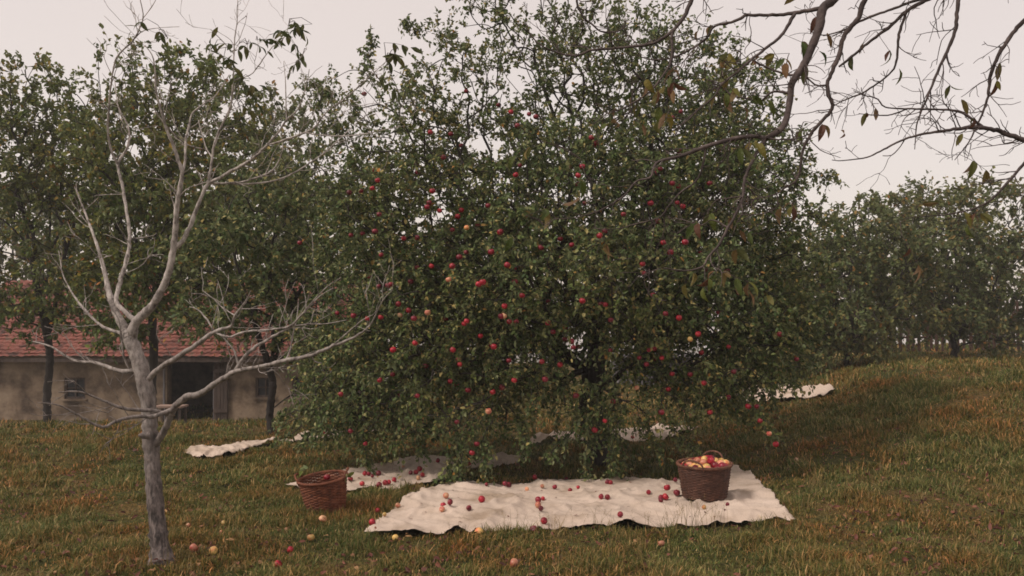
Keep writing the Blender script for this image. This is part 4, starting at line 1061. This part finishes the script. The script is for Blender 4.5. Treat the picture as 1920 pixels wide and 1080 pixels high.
# heap of apples in the right basket: packed balls
heap = []
rr = np.random.default_rng(5)
C0 = np.array((BR[0], BR[1], BRz))
lay = [(.245, .300, 19), (.15, .318, 12), (.075, .355, 6), (.0, .372, 1)]
for rad_, z, n in lay:
    for k in range(n):
        a = 2 * math.pi * (k + .5 * (n % 3)) / n + rr.normal(0, .08)
        r_ = min(rad_, .206) + rr.normal(0, .006)
        heap.append((r_ * math.cos(a) - .0, r_ * math.sin(a), z + rr.normal(0, .008) + .012 * math.cos(a)))
names = dict(red='bright red apple', dark='dark red apple', yellow='yellow apple', peach='red and yellow blushed apple')
for k, q in enumerate(heap):
    kd = rr.choice(['red', 'dark', 'yellow', 'peach'], p=[.28, .12, .28, .32])
    o = put_apple(kd, C0 + q, rr.uniform(.95, 1.12))
    if q[1] > .1: lb = names[kd] + ' heaped along the back of the full basket'
    elif q[1] < -.1: lb = names[kd] + ' heaped along the front rim of the full basket'
    else: lb = names[kd] + ' in the middle of the heap in the full basket'
    tag(o, lb, 'apple', lb.replace(' apple ', ' apples '))
# packing below the heap
for k in range(9):
    a = rr.uniform(0, 6.28); r_ = .185 * math.sqrt(rr.uniform())
    o = put_apple(rr.choice(['red', 'yellow', 'peach']), C0 + (r_ * math.cos(a), r_ * math.sin(a), .25 + .04 * (1 - r_ / .19)), 1.05)
    tag(o, 'apple showing low in the gaps of the heap in the full basket', 'apple', 'apples low in the heap of the full basket')

# ------------------------------------------------------------------ loose apples
loose = [  # u, v, kind, size, label
 (836, 935, 'peach', 1.05, 'pinkish yellow apple by the hanging twig on the front cloth'),
 (831, 950, 'red', 1.0, 'red apple topping the small cluster under the hanging twig, front cloth'),
 (829, 958, 'peach', .95, 'dull pink apple lowest in the cluster at the left of the front cloth'),
 (844, 954, 'dark', 1.0, 'dark red apple right of the small cluster on the front cloth'),
 (879, 956, 'dark', .9, 'lone dark apple just right of the hanging twig tip on the front cloth'),
 (903, 938, 'red', 1.2, 'shiny bright red apple alone on the left half of the front cloth'),
 (947, 913, 'dark', 1.0, 'left one of two touching dark apples on the back edge of the front cloth'),
 (954, 912, 'dark', 1.1, 'right one of two touching dark apples on the back edge of the front cloth'),
 (912, 914, 'dark', .7, 'tiny dark apple at the back edge of the front cloth, left half'),
 (988, 917, 'peach', .8, 'brownish apple near the back edge, left of the middle of the front cloth'),
 (1009, 940, 'dark', 1.15, 'dark apple at the head of a short line of apples mid cloth'),
 (1018, 934, 'red', .75, 'small red apple behind the short line of apples mid cloth'),
 (1009, 953, 'peach', 1.1, 'pink apple in the middle of the short line of apples mid cloth'),
 (1014, 958, 'dark', .85, 'dark apple against the pink apple on the front cloth'),
 (1020, 977, 'red', 1.1, 'red apple near the front hem, in the middle of the front cloth'),
 (1001, 985, 'dark', 1.2, 'dark plum coloured apple on the front hem of the front cloth'),
 (1017, 914, 'peach', .8, 'left of two brownish apples at the back edge, middle of the front cloth'),
 (1040, 913, 'dark', .95, 'dark apple at the back edge behind the short line of apples'),
 (1069, 917, 'red', .8, 'small red apple near the back edge, middle of the front cloth'),
 (1084, 912, 'red', .7, 'smallest red apple on the back edge, right of the middle of the front cloth'),
 (1127, 936, 'dark', .95, 'left apple of the pair right of the middle of the front cloth'),
 (1139, 935, 'red', .95, 'right apple of the pair right of the middle of the front cloth'),
 (1139, 904, 'dark', 1.0, 'dark red apple at the back edge beside a hanging grass stem'),
 (1145, 905, 'red', .9, 'red apple touching the dark one at the back edge of the front cloth'),
 (1216, 925, 'red', .85, 'small red apple left of the cluster beside the full basket'),
 (1251, 920, 'red', 1.25, 'topmost red apple of the cluster beside the full basket'),
 (1248, 933, 'red', 1.2, 'large red apple in the middle of the cluster beside the full basket'),
 (1239, 933, 'dark', 1.0, 'dark apple on the left of the cluster beside the full basket'),
 (1239, 939, 'dark', .9, 'lowest dark apple of the cluster beside the full basket'),
 (1269, 929, 'dark', 1.2, 'dark red apple close against the left side of the full basket'),
 (1266, 903, 'dark', .9, 'dark apple half hidden left behind the full basket'),
 (1163, 973, 'dark', .95, 'brownish red apple sitting on the raised front hem'),
 (898, 991, 'yellow', 1.4, 'large pale yellow apple on the front hem of the front cloth'),
 (741, 999, 'yellow', 1.0, 'small yellow apple at the front hem near the left corner of the cloth'),
 (1320, 954, 'yellow', .75, 'small yellow apple in front of the full basket'),
 (1364, 949, 'dark', .7, 'small dark apple at the right foot of the full basket'),
 (657, 900, 'red', 1.0, 'red apple on the rear left cloth next to the empty basket'),
 (679, 906, 'red', 1.0, 'red apple on the front part of the rear left cloth, near the empty basket'),
 (684, 891, 'red', .95, 'left apple of the row of three on the rear left cloth'),
 (691, 890, 'dark', .95, 'middle apple of the row of three on the rear left cloth'),
 (710, 889, 'dark', 1.1, 'dark apple standing right of the row of three on the rear left cloth'),
 (698, 895, 'dark', .7, 'tiny dark apple before the row of three on the rear left cloth'),
 (711, 909, 'dark', 1.1, 'dark apple nearest the front hem of the rear left cloth'),
 (722, 907, 'red', 1.05, 'left apple of the touching pair near the hem of the rear left cloth'),
 (729, 906, 'red', .95, 'right apple of the touching pair near the hem of the rear left cloth'),
 (739, 900, 'red', 1.05, 'red apple behind the touching pair on the rear left cloth'),
 (770, 889, 'dark', .9, 'left apple of the group in the middle of the rear left cloth'),
 (780, 887, 'red', 1.05, 'middle apple of the group on the rear left cloth'),
 (787, 881, 'red', 1.15, 'rearmost apple of the group on the rear left cloth'),
 (784, 896, 'peach', .95, 'blushed apple in front of the group on the rear left cloth'),
 (792, 893, 'red', .95, 'red apple right of the blushed one on the rear left cloth'),
 (821, 871, 'dark', 1.05, 'dark apple far right on the rear left cloth'),
 (756, 877, 'peach', .7, 'small brownish apple at the back of the rear left cloth'),
 (605, 968, 'peach', 1.4, 'pale orange apple in the grass just below the empty basket'),
 (583, 1000, 'yellow', 1.1, 'yellow apple in the grass left below the empty basket'),
 (544, 1021, 'red', .95, 'red apple sunk in the grass, lower left'),
 (521, 1049, 'red', 1.1, 'pinkish red apple in the grass nearest the lower left'),
 (400, 1024, 'yellow', 1.2, 'orange yellow apple on the grass right of the walnut trunk'),
 (363, 1019, 'peach', 1.15, 'half red half yellow apple close to the walnut trunk'),
 (420, 973, 'yellow', 1.0, 'small yellow apple on brown grass between walnut trunk and empty basket'),
 (353, 975, 'peach', .8, 'small orange apple on the grass just right of the walnut trunk'),
 (414, 987, 'peach', .6, 'tiny pink apple below the small yellow one on brown grass'),
 (675, 959, 'dark', 1.0, 'dark red apple in the grass right of the empty basket'),
 (698, 982, 'red', 1.05, 'pinkish red apple against the left edge of the front cloth'),
 (708, 948, 'red', .85, 'small red apple in the grass between the empty basket and the front cloth'),
 (746, 945, 'peach', .9, 'pale brown apple at the left edge of the front cloth'),
 (721, 965, 'yellow', .65, 'tiny yellow apple tucked beside the left edge of the front cloth'),
 (964, 1048, 'peach', 1.25, 'pale pink apple alone on the grass at the bottom middle'),
 (1240, 1010, 'peach', 1.0, 'salmon apple in the grass in front of the cloth, right half'),
 (1003, 887, 'red', 1.1, 'bright red apple in the shade under the tree, left of the trunk'),
 (1045, 878, 'red', .85, 'red apple in the shade close to the trunk'),
 (1062, 889, 'dark', .8, 'dark apple in the shade between trunk and front cloth'),
 (1013, 853, 'yellow', 1.0, 'yellow apple on the dark grass left of the trunk'),
 (970, 865, 'dark', .9, 'dark apple beside the small crumpled cloth in the shade'),
 (1493, 856, 'peach', 1.1, 'red and white apple on the grass right of the hanging bough'),
 (692, 870, 'yellow', .9, 'yellow apple on the grass behind the rear left cloth'),
 (625, 925, 'dark', .01, ''),
 (607, 815, 'red', 1.1, 'red apple on the distant strip of cloth behind the left foliage'),
 (1440, 700, 'dark', .01, ''),
 (1186, 818, 'red', 1.0, 'red apple on the rumpled cloth behind the trunk'),
 (880, 868, 'red', .9, 'red apple by the left end of the small crumpled cloth'),
]
for u, v, kd, s, lb in loose:
    if not lb: continue
    w = on_ground(u, v + 4, .045)
    z, on = sheet_top(w[0], w[1])
    o = put_apple(kd, (w[0], w[1], z + .033 * s * .76 - (0 if on else .004)), s * .76)
    tag(o, lb, 'apple', 'loose fallen apples')
# one inside the empty basket
tag(put_apple('red', (BL[0] - .02, BL[1] + .10, BLz + .30), .9), 'single red apple showing just above the rim of the empty basket', 'apple')

# ------------------------------------------------------------------ grass
def blades(n, x0, x1, y0, y1, h0, h1, w, seed, clump=0, lean=.55):
    r = np.random.default_rng(seed)
    # clustered
    x = r.uniform(x0, x1, n); y = r.uniform(y0, y1, n)
    if clump:
        ci = r.integers(0, clump, n); cx_ = r.uniform(x0, x1, clump); cy_ = r.uniform(y0, y1, clump); cr_ = r.uniform(.03, .085, clump) * (1 + y0 / 30)
        x = cx_[ci] + r.normal(0, 1, n) * cr_[ci] * 1.3; y = cy_[ci] + r.normal(0, 1, n) * cr_[ci]
    keep = np.abs(x) < (y * .62 + .8)
    x, y = x[keep], y[keep]
    k = np.ones(len(x), bool)
    for poly in SHEETS: k &= ~in_poly(x, y, poly)
    for (cx, cy, rr_) in [(BL[0], BL[1], .15), (BR[0], BR[1], .2), (WB[0], WB[1], .05), (TB[0], TB[1], .1)]:
        k &= (x - cx) ** 2 + (y - cy) ** 2 > rr_ ** 2
    nz = (snoise(x * 1.0 + 3, y + 5, 1.6) * .3 + snoise(x + 8, y * .8, 5.0) * .45 + .45).clip(0, 1.1)
    k &= r.uniform(size=len(x)) < .16 + 1.1 * nz
    x, y, nz = x[k], y[k], nz[k]; n = len(x)
    h = r.uniform(h0, h1, n) * (.4 + 1.15 * nz) * (.85 + .15 * (x > 3.2))
    a = r.uniform(0, 2 * math.pi, n); ln = np.abs(r.normal(0, lean, n)) + .15
    z = ground_z(x, y) - .012
    d = np.stack([np.cos(a), np.sin(a)], -1)
    s = np.stack([-np.sin(a + r.normal(0, .6, n)), np.cos(a)], -1)
    s = unit(s)
    W_ = (w * r.uniform(.6, 1.4, n))[:, None]
    B = np.stack([x, y, z], -1)
    def at(t, wd):
        off = (ln * h * t * t)[:, None] * d
        hh = h * t * (1 - .35 * np.minimum(ln, 1.6) * t)
        c_ = B + np.c_[off, hh]
        return c_ + np.c_[s * W_ * wd, np.zeros(n)], c_ - np.c_[s * W_ * wd, np.zeros(n)]
    a0, b0 = at(0, .5); a1, b1 = at(.55, .45); a2, _ = at(1, 0)
    V = np.stack([a0, b0, a1, b1, a2], 1).reshape(-1, 3)
    i_ = (np.arange(n) * 5)[:, None]
    return V, i_ + np.array((0, 1, 3, 2)), i_ + np.array((2, 3, 4))
mb = MB()
for args in [(260000, -5.5, 5.5, 5.2, 9.0, .02, .085, .0065, 1), (170000, -8.5, 8.5, 9.0, 13.5, .03, .095, .010, 2), (100000, -15, 15, 13.5, 24, .03, .09, .018, 3), (25000, -24, 24, 24, 36, .07, .16, .04, 4)]:
    V, Q, T = blades(*args); mb.add(V, Q, T)
for args, cl in [((70000, -5.5, 5.5, 5.2, 9.0, .05, .13, .007, 21), 1100), ((60000, -8.5, 8.5, 9.0, 14, .06, .15, .010, 22), 1300), ((30000, -14, 14, 14, 22, .07, .17, .018, 23), 1000)]:
    V, Q, T = blades(*args, clump=cl, lean=.7); mb.add(V, Q, T)
tag(mb.build('grass', M['grass']), kind='stuff', label='rough green and brown autumn grass covering the orchard', cat='grass')
mb = MB()
for args in [(9000, -5.5, 5.5, 5.2, 8.6, .05, .13, .0035, 11), (2500, 2.0, 8.5, 7.5, 15, .06, .15, .005, 12), (2500, -9, 9, 9, 15, .06, .15, .006, 13)]:
    V, Q, T = blades(*args, lean=.8); mb.add(V, Q, T)
# tussocks of long bleached blades
r_ = np.random.default_rng(12)
tc_ = []
for k in range(420):
    yy = 5.3 + r_.uniform() ** 1.3 * 9; xx = r_.uniform(-.62, .62) * yy
    if not any(in_poly(np.array([xx]), np.array([yy]), p_)[0] for p_ in SHEETS): tc_.append((xx, yy))
for xx, yy in tc_:
    n_ = r_.integers(8, 26); hh = r_.uniform(.06, .16)
    for k in range(n_):
        a = r_.uniform(0, 6.28); q_ = np.array((xx + r_.normal(0, .035), yy + r_.normal(0, .035), 0)); q_[2] = ground_z(q_[0], q_[1]) - .01
        l_ = hh * r_.uniform(.5, 1.1); ln = abs(r_.normal(.5, .4)); w_ = np.array((-math.sin(a + .5), math.cos(a + .5), 0)) * .0022
        P_ = [q_ + np.array((math.cos(a) * ln * t_ * t_, math.sin(a) * ln * t_ * t_, t_ * (1 - .35 * ln * t_))) * l_ for t_ in (0, .4, .75, 1)]
        mb.add([P_[0] - w_, P_[0] + w_, P_[1] - w_, P_[1] + w_, P_[2] - w_ * .7, P_[2] + w_ * .7, P_[3]], [(0, 1, 3, 2), (2, 3, 5, 4)], [(4, 5, 6)])
# stalks standing before the front hem
r_ = np.random.default_rng(3)
for (u, v, n, hh) in [(1040, 990, 10, .17), (1125, 990, 14, .2), (1270, 993, 16, .24), (1300, 990, 18, .3), (1350, 988, 12, .22), (1230, 996, 8, .18), (1005, 990, 6, .14), (940, 1000, 6, .2), (1160, 1030, 16, .2), (1190, 1050, 16, .2), (1420, 990, 6, .12), (1500, 985, 10, .2), (1065, 1060, 10, .18), (1110, 1070, 10, .2), (700, 1070, 8, .18), (860, 1000, 4, .12), (260, 1065, 12, .16), (330, 1062, 12, .14)]:
    for k in range(n):
        w0 = on_ground(u + r_.normal(0, 16), v + abs(r_.normal(0, 4)))
        a = r_.uniform(0, 6.28); l_ = hh * r_.uniform(.5, 1.1); ln = abs(r_.normal(.2, .35))
        t_ = np.linspace(0, 1, 6)[:, None]
        P_ = w0 + np.array((math.cos(a) * ln, math.sin(a) * ln, 0)) * l_ * t_ ** 2 + np.array((0, 0, 1)) * l_ * t_
        mb.tube(P_, np.linspace(.0016, .0007, 6), 3)
        if r_.uniform() < .4:
            for e in range(5):
                p0 = P_[-1] - np.array((0, 0, .012)) * e; d_ = unit(r_.normal(size=3) + (0, 0, 1.2)) * .02
                mb.tube(np.array([p0, p0 + d_]), [.0014, .0006], 3)
tag(mb.build('tall_grass', M['grass_dry']), kind='stuff', label='long dry straw coloured grass stalks standing among the turf', cat='grass')

# fallen leaves
n = 8500; r_ = np.random.default_rng(8)
y = 5.2 + r_.uniform(0, 1, n) ** 1.4 * 12; x = r_.uniform(-.62, .62, n) * y
pat = snoise(x + 11, y * 1.2, 1.3) * .5 + .5; k = r_.uniform(size=n) < (.15 + pat * .9)
x, y = x[k], y[k]
ins = np.zeros(len(x), bool)
for poly in SHEETS: ins |= in_poly(x, y, poly)
kk = ~ins | (r_.uniform(size=len(x)) < .0); x, y = x[kk], y[kk]; n = len(x)
P_ = np.stack([x, y, ground_z(x, y) + r_.uniform(.004, .03, n)], -1)
V, Q = big_leaves(P_, r_.normal(size=(n, 3)) * (1, 1, .2), np.array((0, 0, 1.)) + r_.normal(0, .45, (n, 3)), r_.uniform(.025, .075, n), r_.uniform(.014, .034, n), r_.normal(.5, .9, n))
tag(mesh_np('fallen_leaves', V, Q, M['litter']), kind='stuff', label='withered brown leaves scattered through the grass', cat='leaves')
# little leaves and crumbs lying on the cloths
P_ = []
for poly, V in SHEET_Z[:2] + SHEET_Z[5:6]:
    f = V.reshape(-1, 3); P_ += list(f[r_.integers(0, len(f), 60)] + (0, 0, .011))
P_ = np.array(P_); n = len(P_)
V, Q = big_leaves(P_, r_.normal(size=(n, 3)) * (1, 1, .1), np.array((0, 0, 1.)) + r_.normal(0, .2, (n, 3)), r_.uniform(.015, .045, n), r_.uniform(.008, .022, n), r_.normal(.3, .5, n))
tag(mesh_np('cloth_leaf_litter', V, Q, M['litter']), kind='stuff', label='small dead leaves sprinkled over the cream cloths', cat='leaves')

# ------------------------------------------------------------------ barn
BY = 26.0
def bx(u): return (u - 960) / F * BY
def bz(v): return CH + (HZ - v) / F * BY
barn = thing('barn', 'low plastered barn with a red tiled roof and dark open doorway, left', 'barn', (bx(360), BY, bz(800)))
BO = np.array(barn.location)
zb = -2.6; zt = bz(664)
xl, xr = bx(-60), bx(650)
ops = [(bx(313), bx(400), zb, bz(672)), (bx(479), bx(515), bz(745), bz(708)), (bx(548), bx(575), bz(744), bz(706)), (bx(120), bx(160), bz(748), bz(708))]
xs = sorted(set([xl, xr] + [o[0] for o in ops] + [o[1] for o in ops])); zs = sorted(set([zb, zt] + [o[2] for o in ops] + [o[3] for o in ops]))
mb = MB()
for a_, b_ in zip(xs[:-1], xs[1:]):
    z0 = zb
    os_ = sorted([o for o in ops if o[0] <= (a_ + b_) / 2 <= o[1]], key=lambda o: o[2])
    for o in os_:
        if o[2] > z0: mb.box(a_, b_, BY, BY + .35, z0, o[2])
        z0 = o[3]
    if z0 < zt: mb.box(a_, b_, BY, BY + .35, z0, zt)
mb.box(xl, xl + .35, BY + .352, BY + 5, zb, zt); mb.box(xr - .35, xr, BY + .352, BY + 5, zb, zt); mb.box(xl + .352, xr - .352, BY + 4.65, BY + 5, zb, zt)
# gable ends
for gxx in (xl, xr - .35):
    zz = bz(520)
    V = [(gxx, BY + .3, zt + .002), (gxx, BY + 5, zt + .002), (gxx, BY + 2.65, zz - .15), (gxx + .35, BY + .3, zt + .002), (gxx + .35, BY + 5, zt + .002), (gxx + .35, BY + 2.65, zz - .15)]
    mb.add(V, [(0, 1, 4, 3), (1, 2, 5, 4), (2, 0, 3, 5)], [(0, 2, 1), (3, 4, 5)])
V_ = [v - BO for v in mb.V]; mb.V = V_; mb.build('wall', M['plaster'], barn)
# roof: courses of tiles front and back
def roof(y0, z0, y1, z1):
    nx_ = int((xr - xl + .8) / .05); slope = math.hypot(y1 - y0, z1 - z0); rows = int(slope / .17)
    xx = np.linspace(xl - .4, xr + .4, nx_); prof = .028 * np.abs(np.sin(xx * math.pi / .21))
    V = []; 
    for k in range(rows):
        for e, lift in ((0, .045), (1, .0)):
            f = (k + e) / rows; y = y0 + (y1 - y0) * f; z = z0 + (z1 - z0) * f + lift + .02
            jag = np.repeat(R.normal(0, .007, nx_ // 4 + 1), 4)[:nx_]
            sag = -.05 * np.sin((xx - xl) / (xr - xl) * math.pi * 2.3) * math.sin(f * 3.1)
            V.append(np.stack([xx, np.full(nx_, y) + (jag * 2 if e == 0 else 0), z + prof + jag + sag], -1))
    V = np.concatenate(V); nr = rows * 2
    k = (np.arange(nr - 1)[:, None] * nx_ + np.arange(nx_ - 1)[None]).ravel()
    return V, np.stack([k, k + 1, k + nx_ + 1, k + nx_], -1)
mb = MB(); V, Q = roof(BY - .45, zt - .12, BY + 2.65, bz(520)); mb.add(V - BO, Q)
V, Q = roof(BY + 5.45, zt - .12, BY + 2.66, bz(520)); mb.add(V - BO, Q)
mb.build('roof', M['tile'], barn)
mb = MB(); mb.box(xl - .3, xr + .3, BY - .40, BY - .36, zt - .22, zt - .10); mb.V = [v - BO for v in mb.V]; mb.build('eave_board', M['wood'], barn)
# door leaf standing open against the wall
mb = MB()
x0, x1 = bx(402), bx(428); nb = 4
for k in range(nb):
    w = (x1 - x0) / nb; mb.box(x0 + k * w + .006, x0 + (k + 1) * w - .006, BY - .08, BY - .04, bz(790), bz(676))
for vv in (695, 770): mb.box(x0, x1, BY - .12, BY - .082, bz(vv) - .05, bz(vv) + .05)
mb.V = [v - BO for v in mb.V]; mb.build('door', M['wood'], barn)
mb = MB()
for ua in (300, 400): mb.box(bx(ua) - (0 if ua > 350 else -.1), bx(ua + 2) + .12, BY - .035, BY - .003, zb, bz(670))
mb.box(bx(306), bx(404), BY - .036, BY - .004, bz(671), bz(667)); mb.V = [v - BO for v in mb.V]; mb.build('door_frame', M['wood_grey'], barn)
for (x0, x1, z0, z1) in ops[1:]:
    mb = MB(); t_ = .06
    mb.box(x0, x0 + t_, BY + .05, BY + .12, z0, z1); mb.box(x1 - t_, x1, BY + .05, BY + .12, z0, z1)
    mb.box(x0 + t_, x1 - t_, BY + .05, BY + .12, z0, z0 + t_); mb.box(x0 + t_, x1 - t_, BY + .05, BY + .12, z1 - t_, z1)
    mb.box((x0 + x1) / 2 - .02, (x0 + x1) / 2 + .02, BY + .055, BY + .115, z0 + t_, z1 - t_); mb.box(x0 + t_, x1 - t_, BY + .06, BY + .11, (z0 + z1) / 2 - .015, (z0 + z1) / 2 + .015)
    mb.V = [v - BO for v in mb.V]; wf = mb.build('window', M['wood'], barn)
    mb = MB(); mb.box(x0, x1, BY + .125, BY + .135, z0, z1); mb.V = [v - BO for v in mb.V]; mb.build('pane', M['glass'], wf)
    mb = MB(); mb.box(x0 - .06, x1 + .06, BY - .05, BY + .045, z0 - .07, z0 - .003); mb.V = [v - BO for v in mb.V]; mb.build('sill', M['plaster'], wf)
# plank bench by the doorway
gb = np.array(((322 - 960) / F * 22, 22, 0)); gb[2] = ground_z(gb[0], gb[1])
bench = thing('plank_table', 'rough plank table standing before the dark barn doorway', 'table', gb)
zt_ = CH + (HZ - 760) / F * 22 - gb[2]
mb = MB(); mb.box(-.38, .34, -.25, .25, zt_ - .05, zt_); mb.build('tabletop', M['wood_pale'], bench)
for a_ in (-.32, .28):
    for b_ in (-.19, .19):
        mb = MB(); mb.box(a_ - .03, a_ + .03, b_ - .03, b_ + .03, -.1, zt_ - .052); mb.build('leg', M['wood'], bench)

# grey shed seen through the foliage right of the trunk
SY = 24.0
sx0, sx1 = (1160 - 960) / F * SY, (1300 - 960) / F * SY
gz = float(ground_z(sx0, SY)) - .1
shed = thing('shed', 'low grey boarded shed glimpsed through the leaves right of the trunk', 'shed', ((sx0 + sx1) / 2, SY, gz))
SO = np.array(shed.location); ztop = CH + (HZ - 672) / F * SY
mb = MB(); nb = 14
for k in range(nb):
    w = (sx1 - sx0) / nb; mb.box(sx0 + k * w + .008, sx0 + (k + 1) * w - .008, SY + .01 * (k % 2), SY + .03 + .01 * (k % 2), gz, ztop + R.normal(0, .01))
mb.box(sx0, sx0 + .03, SY + .05, SY + 1.6, gz, ztop - .02); mb.box(sx1 - .03, sx1, SY + .05, SY + 1.6, gz, ztop - .02); mb.box(sx0 + .035, sx1 - .035, SY + 1.57, SY + 1.6, gz, ztop - .02)
mb.V = [v - SO for v in mb.V]; mb.build('wall', M['wood_grey'], shed)
mb = MB(); mb.box(sx0 - .12, sx1 + .12, SY - .15, SY + 1.75, ztop + .02, ztop + .07); mb.V = [v - SO for v in mb.V]; mb.build('roof', M['wood_grey'], shed)

# ------------------------------------------------------------------ picket fence on the right
FY = 27.0
fence = thing('picket_fence', 'brown wooden picket fence under the trees at the far right', 'fence', ((1600 - 960) / F * FY, FY, 0.0))
FO = np.array(fence.location)
rr = np.random.default_rng(4)
u = 1600.0
while u < 1930:
    x = (u - 960) / F * FY; z0 = float(ground_z(x, FY)) - .05; h = 1.75 + rr.normal(0, .10); w = .035 + abs(rr.normal(0, .018)); tl_ = rr.normal(0, .03)
    mb = MB()
    V = np.array([(-w, -.015, 0), (w, -.015, 0), (w + tl_, -.015, h - .1), (tl_, -.015, h), (-w + tl_, -.015, h - .1), (-w, .015, 0), (w, .015, 0), (w + tl_, .015, h - .1), (tl_, .015, h), (-w + tl_, .015, h - .1)]) + (x, FY, z0) - FO
    mb.add(V, [(0, 1, 6, 5), (1, 2, 7, 6), (2, 3, 8, 7), (3, 4, 9, 8), (4, 0, 5, 9), (0, 4, 2, 1), (5, 6, 7, 9)], [(4, 3, 2), (9, 7, 8)])
    mb.build('picket', M['picket'], fence)
    u += rr.uniform(8, 15)
for zz in (.45, 1.3):
    mb = MB(); xs_ = np.linspace((1596 - 960) / F * FY, (1934 - 960) / F * FY, 12)
    mb.tube(np.stack([xs_, np.full(12, FY + .06), ground_z(xs_, np.full(12, FY), False) + zz], -1) - FO, .035, 6); mb.build('rail', M['picket'], fence)

print('objects', len(bpy.data.objects))

# ------------------------------------------------------------------ haze
m = bpy.data.materials.new('haze_air'); m.use_nodes = True; t = m.node_tree; t.nodes.clear()
out = t.nodes.new('ShaderNodeOutputMaterial'); pv = t.nodes.new('ShaderNodeVolumePrincipled')
pv.inputs['Color'].default_value = (.95, .93, .92, 1); pv.inputs['Density'].default_value = HAZE
t.links.new(pv.outputs[0], out.inputs['Volume'])
mb = MB(); mb.box(-425, 425, -65, 705, -60, 9.5)
hz = mb.build('haze', m); tag(hz, kind='stuff', label='thin pale morning haze in the air of the orchard', cat='haze')
